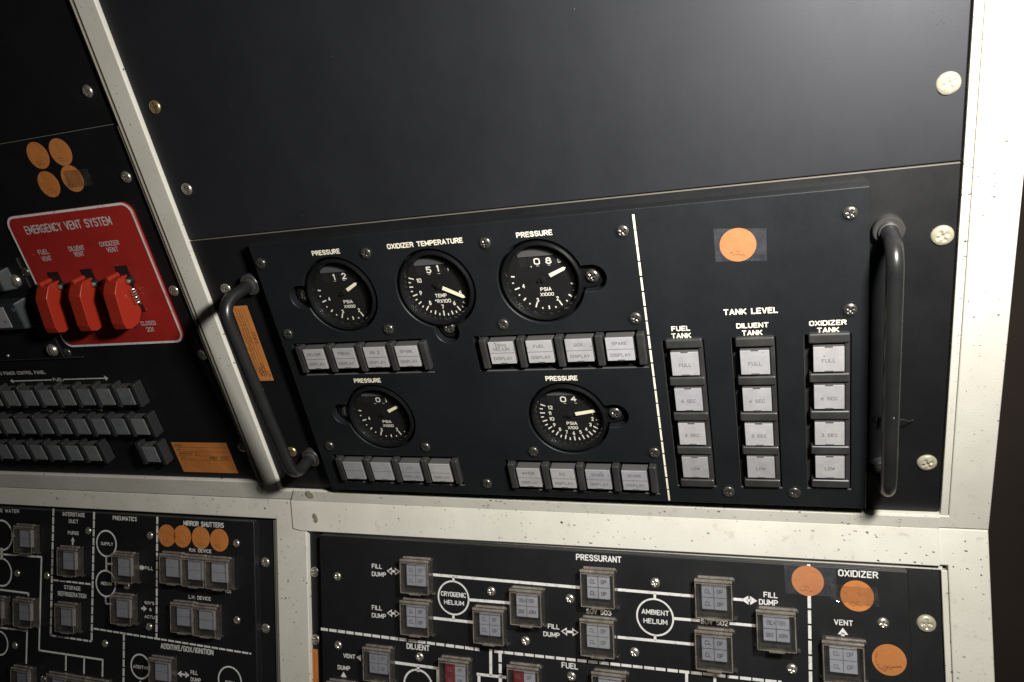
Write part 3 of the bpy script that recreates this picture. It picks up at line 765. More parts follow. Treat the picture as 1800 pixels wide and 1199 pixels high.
def make_button(root, cu, cv, w_, h_, n0, n1, lens_mat, kind, texts, label=None, name='push_button'):
    mb = MB(); mb.box(cu - w_ / 2 - 0.5, cu + w_ / 2 + 0.5, cv - h_ / 2 - 0.5, cv + h_ / 2 + 0.5, n0, n1 - 0.6, M_CAP, 0.5, top=(0.5, 0.5))
    b = mb.done(name, root, (cu, cv, n0))
    if label: b['label'] = label
    mb = MB(); mb.box(cu - w_ / 2, cu + w_ / 2, cv - h_ / 2, cv + h_ / 2, n1 - 0.58, n1, lens_mat, 0.25)
    mb.box(cu - 2.4, cu + 2.4, cv - h_ / 2 - 0.15, cv - h_ / 2 + 0.75, n1 - 0.5, n1 + 0.06, M_CAP, 0.1)
    if kind == 'full': mb.box(cu - 2.2, cu + 2.2, cv + h_ / 2 - 0.5, cv + h_ / 2 + 0.15, n1 - 0.5, n1 + 0.06, M_CAP, 0.1)
    mb.done('lens', b)
    if texts:
        mb = MB(); cap_legend(mb, kind, texts, cu, cv, n1 + 0.08, w_, h_); mb.done('legend', b)
    return b
def barrier(root, u0, u1, v0, v1, n0, n1, m=None):
    mb = MB(); mb.box(u0, u1, v0, v1, n0, n1, m or M_BARRIER, 1.0, 3)
    return mb.done('barrier', root, ((u0 + u1) / 2, (v0 + v1) / 2, n0))
def bank_row(root, us, cv, v0, v1, n1, w_, h_, lens, texts, bw=5.0, base=-2.0, ext=None):
    pitch = (us[-1] - us[0]) / max(1, len(us) - 1) if len(us) > 1 else 26
    mb = MB(); mb.box(us[0] - pitch / 2 - 1.5, us[-1] + pitch / 2 + 1.5, v0 + 0.4, v1 - 0.4, -2.4, base, M_PLASTIC)
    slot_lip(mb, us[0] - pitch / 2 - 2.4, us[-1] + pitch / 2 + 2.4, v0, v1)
    mb.done('switch_housing', root)
    for i, u in enumerate(us): make_button(root, u, cv, w_, h_, base, n1, lens, 'split', texts[i] if texts else None)
    edges = [us[0] - pitch / 2] + [(a + b) / 2 for a, b in zip(us, us[1:])] + [us[-1] + pitch / 2]
    first = None
    for e in edges:
        if first is None: first = barrier(root, e - bw / 2, e + bw / 2, v0 + 3.4, v1 - 0.8, base, n1 - 0.4)
        else: inst(first, root, (e, (v0 + v1) / 2 + 1.3, base))
D_ = 'DISPLAY'
BN = 10.5
us = [on_plane(x, 615, MU, BN)[0] for x in (882, 945, 1013, 1086)]
us = [-63.8 + 26.2 * i for i in range(4)]
bank_row(gp, us, 139.6 - 1.3, 122.8, 148.8, BN, 17.4, 16.2, M_LENS, (('CRYO\nHELIUM', D_), ('FUEL', D_), ('GOX', D_), ('SPARE', D_)))
us = [-208.6 + 25.0 * i for i in range(4)]
bank_row(gp, us, 138.0, 123.0, 148.8, BN, 17.0, 16.0, M_LENS, (('HELIUM', D_), ('PRESS', D_), ('GN 2', D_), ('SPARE', D_)))
ls = [on_plane(x, y, MU, BN) for x, y in ((929.5, 837), (991, 840), (1052.5, 843), (1116, 846))]
us = [ls[0][0] + (ls[3][0] - ls[0][0]) * i / 3 for i in range(4)]
bank_row(gp, us, sum(l[1] for l in ls) / 4 - 0.5, 24.0, 49.4, BN, 17.2, 16.0, M_LENS, (('WATER', D_), ('N2', D_), ('SPARE', D_), ('SPARE', D_)))
ls = [on_plane(x, y, MU, BN) for x, y in ((622, 826), (671, 828), (721, 830), (774.5, 832))]
us = [ls[0][0] + (ls[3][0] - ls[0][0]) * i / 3 for i in range(4)]
bank_row(gp, us, sum(l[1] for l in ls) / 4 - 0.3, 26.0, 51.2, BN, 16.8, 16.0, M_LENS, (('', ''), ('', ''), ('CO', D_), ('', D_)))
# tank level columns
TN = 9.0
for k_, (u0, u1, v0, v1) in enumerate(TANKS):
    xs = ((1203, 640), (1211, 703), (1217.5, 763.5), (1222, 822)), ((1327, 637.5), (1332, 703), (1334.5, 764.5), (1336.5, 822)), ((1455, 632), (1458, 698.5), (1459.5, 763), (1459, 822))
    ls = [on_plane(x, y, MU, TN) for x, y in xs[k_]]
    cu = sum(l[0] for l in ls) / 4
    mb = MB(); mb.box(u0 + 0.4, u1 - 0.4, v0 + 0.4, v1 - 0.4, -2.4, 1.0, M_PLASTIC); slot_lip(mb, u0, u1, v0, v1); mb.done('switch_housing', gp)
    for (u, v), t in zip(ls, ('FULL', '6 SEC', '3 SEC', 'LOW')):
        make_button(gp, cu, v, 16.6, 16.2, 1.0, TN, M_LENS, 'full', (t,))
    vs = [l[1] for l in ls]; p = (vs[0] - vs[3]) / 3
    ed = [vs[0] + p / 2 + 0.6] + [(a + b) / 2 for a, b in zip(vs, vs[1:])] + [vs[3] - p / 2 - 0.2]
    first = None
    for e in ed:
        if first is None: first = barrier(gp, u0 + 2.4, u1 - 0.8, e - 3.0, e + 3.0, 1.0, TN - 0.2)
        else: inst(first, gp, ((u0 + 2.4 + u1 - 0.8) / 2, e, 1.0))
    mb = MB(); mb.box(u1 - 3.4, u1 - 0.7, ed[-1], ed[0], 1.0, TN - 1.6, M_BARRIER, 0.5); mb.done('side_rail', gp)

# --- handles
def handle(u, v0, v1, label, H0=27.5, H1=27.5):
    """tube grip: foot at v0 rises to H0, foot at v1 rises to H1"""
    rb = 13; n0 = -3
    path = [(u, v1, n0), (u, v1, H1 - rb)]
    for i in range(1, 10):
        t = R(90 * i / 9); path.append((u, v1 - rb + rb * math.cos(t), H1 - rb + rb * math.sin(t)))
    for i in range(0, 10):
        t = R(90 * i / 9); path.append((u, v0 + rb - rb * math.sin(t), H0 - rb + rb * math.cos(t)))
    path.append((u, v0, n0))
    mb = MB(); mb.tube(path, 4.4, M_HANDLE, 28)
    h = mb.done('handle', gp, (u, (v0 + v1) / 2, n0)); h['label'] = label
    for v in (v0, v1):
        mb = MB(); mb.lathe([(7.9, n0), (7.9, n0 + 5.2), (7.3, n0 + 5.9), (5.6, n0 + 5.9), (5.4, n0 + 8.0), (4.5, n0 + 8.3)], u, v, M_FERRULE, 40); mb.done('ferrule', h)
handle(-249.8, 44.8, 195.6, 'shadowed tube handle beside the orange label', 28.5, 35.0)
handle(165.6, 42.9, 199.2, 'brightly lit tube handle beside the tank level buttons')

# ------------------------------------------------------------------ emergency panel (upper left)
ep = thing('vent_panel', 'black panel with red emergency vent placard and rows of dark buttons', 'control panel', MU, (-600, 19, -6))
mb = MB(); plate_mesh(mb, rect(-880, -315.2, 18.4, 318.6, 0.6), [], -7, -3, M_PANEL, 0.4)
mb.box(-880, -316, 318.35, 318.7, -5, -2.95, M_EDGE); mb.done('plate', ep)
pl = MB(); PN = -1.6
plate_mesh(pl, rect(-459.5, -331.5, 150.6, 265.2, 9.0, 8), [], -3.1, PN, M_RED, 0.2)
# white border line
oo = rect(-459.3, -331.7, 150.8, 265.0, 8.8, 8); ii = rect(-457.5, -333.5, 152.6, 263.2, 7.2, 8)
for i in range(len(oo)):
    j = (i + 1) % len(oo); pl.quad([oo[i], oo[j], ii[j], ii[i]], PN + 0.1, M_WINK)
placard = pl.done('placard', ep)
mb = MB()
q = PN + 0.12
for s_, x0, x1, y, h in (('EMERGENCY VENT SYSTEM', 42, 193, 396.6, 15), ('FUEL', 67, 85, 443, 8.5), ('VENT', 73.5, 90.5, 454.5, 8.5), ('DILUENT', 120.5, 148, 436.5, 8.5), ('VENT', 130, 147.5, 446.5, 8.5),
                         ('OXIDIZER', 174.5, 209, 428, 8.5), ('VENT', 187.5, 207.5, 438.7, 8.5), ('CLOSED', 247.5, 273.5, 568, 7.5), ('201', 257.5, 270, 579, 8), ('201', 143, 155, 588, 5), ('201', 203, 212, 586, 5)):
    mb.ptext(s_, x0, x1, y, h, q, M_RINK, 0.15)
mb.done('lettering', placard)
for uc in (-438.3, -402.8, -367.0):
    mb = MB(); mb.quad([(uc - 3.6, 217.6), (uc - 3.6, 203), (uc + 8.8, 203), (uc + 8.8, 217.6)], PN + 0.14, M_DARK); mb.done('slot', placard)
mb = MB(); mb.line((-361.5, 207), (-360.2, 178.5), 4.6, PN + 0.16, M_DARK)
mb.done('slot', placard)
prof = [(210.4, PN), (210.4, 7.0), (208.8, 10.0), (201.5, 15.5), (178, 19.0), (173, 18.0), (171.0, 13.0), (172.5, 5.0), (180, PN)]
g0 = None
for k_, uc in enumerate((-438.7, -403.2, -367.6)):
    mb = MB(); mb.profile(prof, uc - 6.2, uc + 6.0, M_REDG, 0.6, 3)
    mb.lathe([(2.4, PN), (2.4, 8.6), (1.8, 9.3), (0, 9.5)], uc - 3.2, 210.6, M_REDG, 20)
    if g0 is None:
        g0 = mb.done('switch_guard', ep, (uc, 190, 0))
        m2 = MB(); m2.lathe([(3.6, PN), (3.6, 0.6), (3.2, 1.0), (0, 1.0)], uc + 8.0, 205.5, M_DARK, 24); m2.lathe([(2.0, 1.0), (1.9, 2.2), (1.2, 2.9), (0, 3.1)], uc + 8.0, 205.5, M_SCREW, 20); m2.done('hinge_pin', g0)
    else:
        mb.bm.free(); inst(g0, ep, (uc, 190, 0))
# spring and small screw beside the right guard
mb = MB(); pth = []
for i in range(60):
    t = i / 59; a = t * 2 * math.pi * 6
    pth.append((-358.6 + 1.9 * math.cos(a), 199.5 - 13 * t, 1.6 + 1.9 * math.sin(a)))
mb.tube(pth, 0.55, M_SCREW, 8); mb.done('spring', ep)
screw(ep, MU, 235, 571, PN, 'tiny', 3.0, M_BSCREW, 1.5)
for x, y, k_ in ((220, 312, NICK), (304, 512, NICK), (354, 625, NICK), (425, 787, NICK)):
    screw(ep, MU, x, y, -3, *k_)
# raised sub-panel at the left edge with two moulded selector blocks
mb = MB(); mb.box(-880, -466.0, 141.5, 232, -3, -0.8, M_PANEL, 0.4); mb.box(-880, -446, 140.8, 141.6, -3, -0.6, M_CONN, 0.2); sp = mb.done('sub_panel', ep)
for (u0, u1, v0, v1, wp) in ((-515, -478.0, 206, 226, False), (-513, -475.5, 172, 199, True)):
    mb = MB(); mb.box(u0, u1, v0, v1, -0.8, 9.5, M_CONN, 1.2, 2, top=(4.0, 2.0))
    b_ = mb.done('selector_block', ep, ((u0 + u1) / 2, (v0 + v1) / 2, -0.8))
    if wp:
        mb = MB(); mb.box(u0 + 6, u1 - 17, v0 + 4.5, v1 - 4, 9.4, 9.9, M_LENS, 0.2); mb.box(u0 + 15, u0 + 16.3, v0 + 9, v0 + 10.4, 9.9, 10.0, M_DARK); mb.done('name_plate', b_)
        mb = MB(); mb.text('02', (u1 - 6.2, v1 - 7), 4, 3, 9.62, M_LENSD); mb.done('lettering', b_)
screw(ep, MU, 24, 495, -0.8, 'bigslot', 5.6, M_SCREW, 4.2, True); screw(ep, MU, 89, 617, -0.8, 'bigslot', 5.6, M_SCREW, 4.2, True)
screw(ep, MU, 117, 620.6, -3, *BLK); screw(ep, MU, 43, 479, -0.8, *BLK); screw(ep, MU, 13, 626, -0.8, 'dot', 1.6, M_SCREW, 1.2); screw(ep, MU, 35, 570, 5.2, 'dot', 1.6, M_SCREW, 1.2)
# lettering and arrows above the button rows
mb = MB(); q = -2.88
mb.ptext('O POWER CONTROL PANEL', -1, 79, 655.5, 5.8, q, M_WINK, 0.15)
def pl_line(mb, a, b, wpx, n, m, M):
    A = on_plane(*a, M, n); B = on_plane(*b, M, n); kx, ky = px_scale((a[0] + b[0]) / 2, (a[1] + b[1]) / 2, M, n)
    hor = abs(b[0] - a[0]) > abs(b[1] - a[1])
    mb.line(A, B, wpx / (ky if hor else kx), n, m)
def arrow_head(mb, tip, dr, L, W, n, m):
    d = Vector(dr).normalized(); o = Vector((-d.y, d.x)); t = Vector(tip)
    mb.poly([t, t - d * L + o * W / 2, t - d * L - o * W / 2], n, m)
pl_line(mb, (21, 670), (91, 667.8), 1.6, q, M_WINK, MU); pl_line(mb, (111, 667), (186, 664.8), 1.6, q, M_WINK, MU); mb.ptext('FUEL', 93, 110.5, 667.3, 5.6, q, M_WINK, 0.15)
arrow_head(mb, on_plane(18, 670, MU, q), (-1, 0), 3.5, 4.5, q, M_WINK); arrow_head(mb, on_plane(190, 664.6, MU, q), (1, 0), 3.5, 5, q, M_WINK)
pl_line(mb, (60, 721), (84, 721), 1.4, q, M_WINK, MU); pl_line(mb, (138, 720), (177, 720), 1.4, q, M_WINK, MU); mb.ptext('DILUENT', 86, 112, 721.7, 4.6, q, M_WINK, 0.15)
arrow_head(mb, on_plane(181, 720, MU, q), (1, 0), 3, 4, q, M_WINK)
mb.done('lettering', ep)
# dark button rows: housing, buttons and barriers
LN = 7.0
proto = make_button(ep, -408.2, 106.0, 14.6, 15.4, -2.6, LN, M_LENSD, 'split', None)
pbar = None
def left_row(u_last, count, cv):
    global pbar
    for i in range(count):
        u = u_last - 22.4 * i
        if i == 0 and cv > 100: proto.location = (Vector((u, cv, -2.6)) - Vector(ep['uvn'])) * MM
        else: inst(proto, ep, (u, cv, -2.6))
    for i in range(count + 1):
        u = u_last + 11.2 - 22.4 * i
        if pbar is None: pbar = barrier(ep, u - 2.3, u + 2.3, cv - 10.5, cv + 11.5, -2.6, LN, M_PLASTIC); 
        else: inst(pbar, ep, (u, cv + 0.5, -2.6))
left_row(-408.0, 8, 106.6); left_row(-407.4, 9, 76.8); left_row(-477.2, 6, 48.2); left_row(-409.5, 1, 48.4)

# ------------------------------------------------------------------ lower panels
def guarded_proto(root, loc):
    cu, cv, n0 = loc
    mb = MB(ML); mb.box(cu - 11.8, cu + 11.8, cv - 13.5, cv + 13.5, n0, n0 + 1.2, M_DARK, 0.3); mb.box(cu - 9.4, cu + 9.4, cv - 9.8, cv + 9.8, n0 + 1.2, n0 + 3.5, M_PLASTIC, 0.6)
    g = mb.done('guarded_button', root, loc)
    mb = MB(ML); mb.box(cu - 8.2, cu + 8.2, cv - 8.2, cv + 8.2, n0 + 3.5, n0 + 6.0, M_LENSB, 0.4); mb.done('lens', g)
    # clear cover: front sheet, four walls
    h = 9.0; mb = MB(ML)
    mb.box(cu - 12.0, cu + 12.0, cv - 13.5, cv + 10.4, n0 + h - 1.0, n0 + h, M_CLEAR, 0.3)
    for a in ((cu - 12.2, cu - 11.5, cv - 13.5, cv + 10.4), (cu + 11.5, cu + 12.2, cv - 13.5, cv + 10.4), (cu - 11.4, cu + 11.4, cv - 13.6, cv - 12.9), (cu - 11.4, cu + 11.4, cv + 9.7, cv + 10.4)):
        mb.box(*a, n0 + h + 0.05, n0 + h + 0.5, M_HINGE, 0.15)  # pale rim bars stand in for highlights on the cover's front edges
    for a in ((cu - 12.4, cu - 11.2, cv - 13.5, cv + 10.4), (cu + 11.2, cu + 12.4, cv - 13.5, cv + 10.4), (cu - 11.1, cu + 11.1, cv - 13.6, cv - 12.4)):
        mb.box(*a, n0 + 1.0, n0 + h - 1.1, M_CLEARW, 0.3)
    mb.done('cover', g)
    mb = MB(ML)
    mb.tube([(cu - 12.4, cv + 11.6, n0 + h - 0.9), (cu + 12.4, cv + 11.6, n0 + h - 0.9)], 1.15, M_HINGE, 14)
    mb.tube([(cu - 10.0, cv + 13.6, n0 + h - 2.4), (cu + 13.4, cv + 13.6, n0 + h - 2.4)], 1.0, M_HINGE, 14)
    mb.box(cu - 12.2, cu + 12.2, cv + 10.6, cv + 12.9, n0 + 0.8, n0 + h - 2.2, M_CLEARW, 0.3)
    mb.box(cu + 10.2, cu + 12.6, cv + 12.9, cv + 14.6, n0 + h - 3.6, n0 + h - 1.0, M_HINGE, 0.4)
    mb.box(cu + 12.8, cu + 14.2, cv + 11.6, cv + 13.2, n0 + 3, n0 + h - 2.6, M_CLEARW, 0.3)
    mb.done('hinge', g)
    mb = MB(ML)
    mb.box(cu - 5.0, cu + 5.0, cv - 14.8, cv - 13.4, n0 + 4, n0 + h + 0.4, M_HINGE, 0.5, 2)
    mb.box(cu + 12.5, cu + 14.6, cv - 14.6, cv - 13.0, n0 + 1, n0 + 5.0, M_CLEARW, 0.3)
    mb.box(cu - 14.2, cu - 12.5, cv - 13.6, cv - 12.2, n0 + 1, n0 + 4.0, M_CLEARW, 0.3)
    mb.done('finger_tab', g)
    return g
def legend_mesh(g, loc, kind):
    cu, cv, n0 = loc; mb = MB(ML); q = n0 + 6.1
    if kind == 'quad':
        mb.line((cu - 8.1, cv), (cu + 8.1, cv), 0.4, q, M_LEGEND); mb.line((cu, cv - 8.1), (cu, cv + 8.1), 0.4, q, M_LEGEND)
        for x, y, t in ((-4, 4, 'CL'), (4, 4, 'OP'), (-4, -4.2, 'CL'), (4, -4.2, 'OP')): mb.text(t, (cu + x, cv + y), 3.9, 2.9, q, M_LEGEND, 0, 0.14)
    elif kind == 'heater':
        mb.line((cu - 8.1, cv), (cu + 8.1, cv), 0.4, q, M_LEGEND); mb.line((cu, cv - 8.1), (cu, cv), 0.4, q, M_LEGEND)
        mb.text('HEATER', (cu, cv + 4.0), 12, 2.9, q, M_LEGEND, 0, 0.14); mb.text('OFF', (cu - 4, cv - 4.2), 5.4, 2.9, q, M_LEGEND, 0, 0.14); mb.text('ARM', (cu + 4.1, cv - 4.2), 5.8, 2.9, q, M_LEGEND, 0, 0.14)
    elif kind == 'red':
        mb.quad([(cu - 8.1, cv - 8.1), (cu - 0.2, cv - 8.1), (cu - 0.2, cv + 8.1), (cu - 8.1, cv + 8.1)], q, M_LENSR)
    else:
        mb.line((cu - 8.1, cv), (cu + 8.1, cv), 0.3, q, M_LEGEND)
    return mb.done('legend', g)

FL = 4.0
lr = thing('pressurant_panel', 'black flow diagram panel headed PRESSURANT with clear guarded buttons', 'control panel', ML, (-36, -27, -6))
mb = MB(ML); plate_mesh(mb, rect(-271.0, 198.6, -395, -26.8, 2.5), [], -8, -4, M_LOW, 0.5); mb.done('back_plate', lr)
M_WORN = mat('worn_grey_edge', (0.06, 0.058, 0.055), 0.4, builder=b_black((0.03, 0.029, 0.027), (0.085, 0.082, 0.077), 0.35, 0.5, 0.3))
mb = MB(ML); plate_mesh(mb, rect(-256.0, 179.8, -390, -27.2, 1.2), [], -3.9, FL, M_LOW, 0.9); mb.box(-254.8, 178.6, -27.5, -26.95, -2.0, FL - 0.6, M_WORN, 0.1); lf = mb.done('faceplate', lr)
ll = thing('shutter_panel', 'dim black flow diagram panel with MIRROR SHUTTERS and clear guarded buttons', 'control panel', ML, (-560, -20, -6))
mb = MB(ML); plate_mesh(mb, rect(-880, -306.8, -395, -19.2, 2.0), [], -8, -4, M_LOW, 0.5); mb.done('back_plate', ll)
mb = MB(ML); plate_mesh(mb, rect(-870, -322.0, -390, -19.4, 1.2), [], -3.9, FL, M_LOW, 0.9); mb.box(-868, -323.2, -19.7, -19.1, -2.0, FL - 0.6, M_WORN, 0.1); llf = mb.done('faceplate', ll)
mb = MB(ML); mb.box(-304.6, -302.6, -395, -18, -6, -1.0, M_EDGE, 0.3); mb.box(-306.6, -305.2, -395, -18.6, -6, -2.0, M_EDGE, 0.3); mb.done('edge_strip', ll)

n = FL + 0.1
def Q(x, y): return on_plane(x, y, ML, n)
def hseg(mb, pts, wpx, m=M_WINK):
    for a, b in zip(pts, pts[1:]): pl_line(mb, a, b, wpx, n, m, ML)
def dash(mb, a, b, wpx, m=M_WINK, on=7.0, off=1.1):
    kx, ky = px_scale((a[0] + b[0]) / 2, (a[1] + b[1]) / 2, ML, n); hor = abs(b[0] - a[0]) > abs(b[1] - a[1])
    mb.dashes(Q(*a), Q(*b), wpx / (ky if hor else kx), n, m, on, off)
def circ(mb, x, y, rx, wpx, a0=0, a1=360):
    c = Q(x, y); kx, ky = px_scale(x, y, ML, n); r_ = rx / kx; mb.ring(c, r_ - wpx / 2 / kx, r_ + wpx / 2 / kx, n, M_WINK, 48, a0, a1); return c, r_
def darrow(mb, x0, x1, y0, y1, hollow=True, heads=2, hl=4.6, hw=6.0):
    a = Vector(Q(x0, y0)); b = Vector(Q(x1, y1)); d = (b - a).normalized()
    arrow_head(mb, b, d, hl, hw, n, M_WINK)
    if heads == 2: arrow_head(mb, a, -d, hl, hw, n, M_WINK)
    mb.line(a + d * hl * 0.8, b - d * hl * 0.8, 1.7, n, M_WINK)
    if hollow:
        for t, s_ in ((a, -1), (b, 1)):
            p = t - d * s_ * 1.3; arrow_head(mb, p, d * s_, hl - 2.2, hw - 3.0, n + 0.08, M_LOW)
# --- right panel artwork
mb = MB(ML)
for s_, x0, x1, y, h in (('PRESSURANT', 1012, 1092, 981.5, 13), ('FILL', 653.5, 671.5, 995.5, 9.5), ('DUMP', 653.5, 678.5, 1009.5, 9.5), ('FILL', 653.5, 671.5, 1068.5, 9.5), ('DUMP', 653.5, 678.5, 1082.5, 9.5),
                         ('CRYOGENIC', 775, 819, 1045, 10), ('HELIUM', 780.5, 815.5, 1059.5, 9.5), ('AMBIENT', 1127.5, 1176, 1076.5, 10.5), ('HELIUM', 1131, 1173, 1092.5, 10.5),
                         ('FILL', 963, 983.5, 1101.5, 10), ('DUMP', 955, 984, 1115.5, 10), ('SOV 503', 1030.5, 1074.5, 1076, 10.5), ('SOV 502', 1231.6, 1280, 1094, 11), ('FILL', 1342, 1367, 1046, 11.5), ('DUMP', 1334, 1367.5, 1059, 11.5),
                         ('DILUENT', 714.5, 755, 1137.5, 12), ('VENT', 603.5, 624.5, 1153.5, 9), ('DUMP', 593.5, 615.5, 1174, 9), ('FUEL', 987, 1016, 1170.5, 12), ('OXIDIZER', 1473, 1543.5, 1009, 14), ('VENT', 1466, 1499.5, 1094.5, 11.5)):
    mb.ptext(s_, x0, x1, y, h * 0.86, n, M_WINK, 0.175)
mb.done('lettering', lf); mb = MB(ML)
LW_ = 5.0
hseg(mb, [(761, 1010.2), (1019, 1032.8)], LW_); hseg(mb, [(1085.6, 1036.5), (1219, 1048)], LW_)
hseg(mb, [(824, 1054.3), (897, 1060)], LW_); hseg(mb, [(762, 1086.4), (832, 1094)], LW_)
hseg(mb, [(1184, 1087.2), (1230, 1091)], LW_); hseg(mb, [(1282, 1095.8), (1328, 1100)], LW_); hseg(mb, [(1085.6, 1120), (1220, 1132.8)], LW_)
circ(mb, 797, 1051, 26.5, 2.6); circ(mb, 1151.3, 1085, 31.8, 3.0)
hseg(mb, [(797, 1013), (797, 1021)], 4); hseg(mb, [(797, 1081), (797, 1090)], 4); hseg(mb, [(1151, 1043), (1151, 1053)], 4.5); hseg(mb, [(1151.5, 1117), (1151.5, 1127)], 4.5)
darrow(mb, 680, 703, 1003.5, 1005); darrow(mb, 680, 703, 1077.5, 1079); darrow(mb, 986, 1017, 1109.5, 1112); darrow(mb, 1303, 1331, 1054.3, 1056.4, False); hseg(mb, [(1290, 1053.2), (1306, 1054.5)], 5)
arrow_head(mb, Q(1481.5, 1103.5), (0, 1), 4.4, 6.2, n, M_WINK); hseg(mb, [(1481.5, 1112), (1481.5, 1121)], 6)
arrow_head(mb, Q(626.5, 1155.6), (-1, 0), 4.2, 5.4, n, M_WINK); arrow_head(mb, Q(604, 1181), (0, 1), 4.2, 5.6, n, M_WINK); hseg(mb, [(604, 1189), (604, 1194)], 4)
dash(mb, (564, 1105.6), (843, 1142), 5.0); dash(mb, (869, 1145), (1374, 1199.5), 5.2); dash(mb, (1421.5, 992), (1425.6, 1240), 6.0, on=9.0, off=1.0)
hseg(mb, [(862.4, 1141), (862.8, 1189)], 5); dash(mb, (879, 1148), (880, 1240), 5.5); hseg(mb, [(838, 1185), (890, 1191)], 5); hseg(mb, [(842, 1186), (842, 1240)], 5)
hseg(mb, [(693, 1164.5), (772, 1175)], 5); hseg(mb, [(769.5, 1174), (769.5, 1230)], 4.5); circ(mb, 735, 1205, 24.5, 3); hseg(mb, [(735, 1170), (735, 1181)], 4.5)
hseg(mb, [(1207, 1184), (1207, 1240)], 5); hseg(mb, [(1256.6, 1184), (1256.6, 1240)], 5)
mb.done('flow_diagram', lf)
for x, y in ((591.8, 1014), (593, 1135), (736.6, 1155.6), (862.4, 1040), (1001, 1053.4), (1151, 1025), (923, 1127.4), (1114.8, 1147.6), (1003.7, 1190), (1392, 1177), (1552.7, 1096)):
    screw(lr, ML, x, y, FL, *SML)
for x, y, k_ in ((552.5, 1006, NICK), (553.7, 1125, NICK)): screw(lr, ML, x, y, -4, *k_)
screw(lr, ML, 1629, 1097, -4, *PALE, dome=2.6)
GR = [(731, 1011.5, 'quad'), (731, 1084.5, 'quad'), (926, 1065.5, 'heater'), (860.5, 1098.5, 'quad'), (1051.5, 1032.8, 'quad'), (1051, 1119, 'quad'), (1255, 1050.8, 'quad'), (1255.3, 1141, 'quad'), (1364.5, 1106, 'heater'), (1482.5, 1161, 'quad'),
      (665, 1166, 'plain'), (800, 1187, 'red'), (921.5, 1200, 'red'), (1072, 1213, 'plain'), (601, 1226, 'plain')]
GLN = FL + 6.0
first = None
locs = [(*on_plane(x, y, ML, GLN), FL) for x, y, _ in GR]
pg = guarded_proto(lr, locs[0])
lg = {}
for (x, y, k_), L in zip(GR, locs):
    g = pg if L is locs[0] else inst(pg, lr, L)
    if k_ not in lg: lg[k_] = legend_mesh(g, L, k_)
    else:
        d = lg[k_].copy(); COL.objects.link(d); d.parent = g
    g['label'] = {'quad': 'clear guarded button with four-field grey legend', 'heater': 'clear guarded button with HEATER legend', 'red': 'clear guarded button with half red lens', 'plain': 'clear guarded button with blank grey lens'}[k_]
# the copies made above carried no legend of their own; tidy the parts' names
# --- left panel artwork
mb = MB(ML)
for s_, x0, x1, y, h in (('MIRROR SHUTTERS', 322, 393, 921.5, 10), ('R.H. DEVICE', 332.5, 371.5, 968, 7), ('L.H. DEVICE', 331.5, 370.5, 1051, 7), ('ADDITIVE/GOX/IGNITION', 281.5, 374.5, 1141, 11), ('FILL', 255, 269, 999, 6.5),
                         ("SOV'S", 254, 271, 1060, 6), ('&', 262, 267, 1071.5, 6), ('ACTU', 254, 271.5, 1084.5, 6), ('405', 395.5, 406.5, 1040, 5.5), ('401', 376.5, 387.5, 1121.5, 5.5), ('ADDITIVE', 234, 262, 1173, 6.5), ('FILL', 335, 347.5, 1182.5, 8), ('DUMP', 335, 353, 1195, 8),
                         ('GE WATER', -4, 33.5, 898, 7), ('INTERSTAGE', 110, 149, 904.5, 8), ('DUCT', 121, 137.5, 916.5, 7.5), ('PURGE', 119, 138.5, 937, 7), ('STORAGE', 112.5, 141.5, 1033.5, 8), ('REFRIGERATION', 101.5, 151.5, 1045.5, 9), ('PNEUMATICS', 198, 240.5, 911.5, 8.5),
                         ('SUPPLY', 177, 198.5, 956, 6.5), ('MEDIUM', 177.5, 196.5, 1026, 6.5), ('GOX', 396, 412, 1200, 7)):
    mb.ptext(s_, x0, x1, y, h * 0.9, n, M_WINK, 0.17)
mb.done('lettering', llf); mb = MB(ML)
W2 = 3.2
circ(mb, 187, 955.6, 17, 2.2); circ(mb, 186, 1025.8, 17, 2.2); circ(mb, 3, 940.8, 18.3, 2.2); circ(mb, 3, 1005.8, 17, 2.2); circ(mb, -1, 1130.5, 14.5, 2.0); circ(mb, 246.7, 1171.7, 16.2, 2.2); circ(mb, 404, 1197, 20, 2.2)
hseg(mb, [(187, 980), (187, 1002)], 3); hseg(mb, [(187, 991), (198, 991.5)], 3); hseg(mb, [(186, 1050), (186, 1061), (197, 1062)], 3)
hseg(mb, [(21, 942), (27, 942.5)], 3); hseg(mb, [(3, 963), (3, 983)], 3.5)
hseg(mb, [(-5, 973.7), (74, 979.2)], W2); hseg(mb, [(73, 979), (68.6, 1143), ], 2.6); hseg(mb, [(68, 1143), (181.5, 1160)], W2); hseg(mb, [(180.5, 1160), (180, 1195)], 2.6)
hseg(mb, [(116, 1150), (115.5, 1185)], 2.6); hseg(mb, [(148, 1155), (147.5, 1190)], 2.6); hseg(mb, [(-5, 1036), (50.5, 1043)], W2); hseg(mb, [(50, 1042.5), (50, 1052)], 2.6)
hseg(mb, [(-5, 1102.5), (48, 1109.5)], W2); hseg(mb, [(47.8, 1104), (46, 1168)], 2.6)
hseg(mb, [(246.7, 1197), (246.7, 1210)], 3)
for a, b in (((94, 894), (89, 1117)), ((165.4, 900), (161, 1127)), ((94, 1019.5), (163, 1027.5)), ((90.5, 1117), (161, 1127.5)), ((164.6, 1105), (441.5, 1149.2)), ((217.8, 1112.7), (216.8, 1230)), ((276.5, 908.4), (275, 1121))):
    dash(mb, a, b, 3.2)
arrow_head(mb, Q(128, 944), (0, 1), 4, 5, n, M_WINK); hseg(mb, [(128, 950), (127.5, 961)], 2.6)
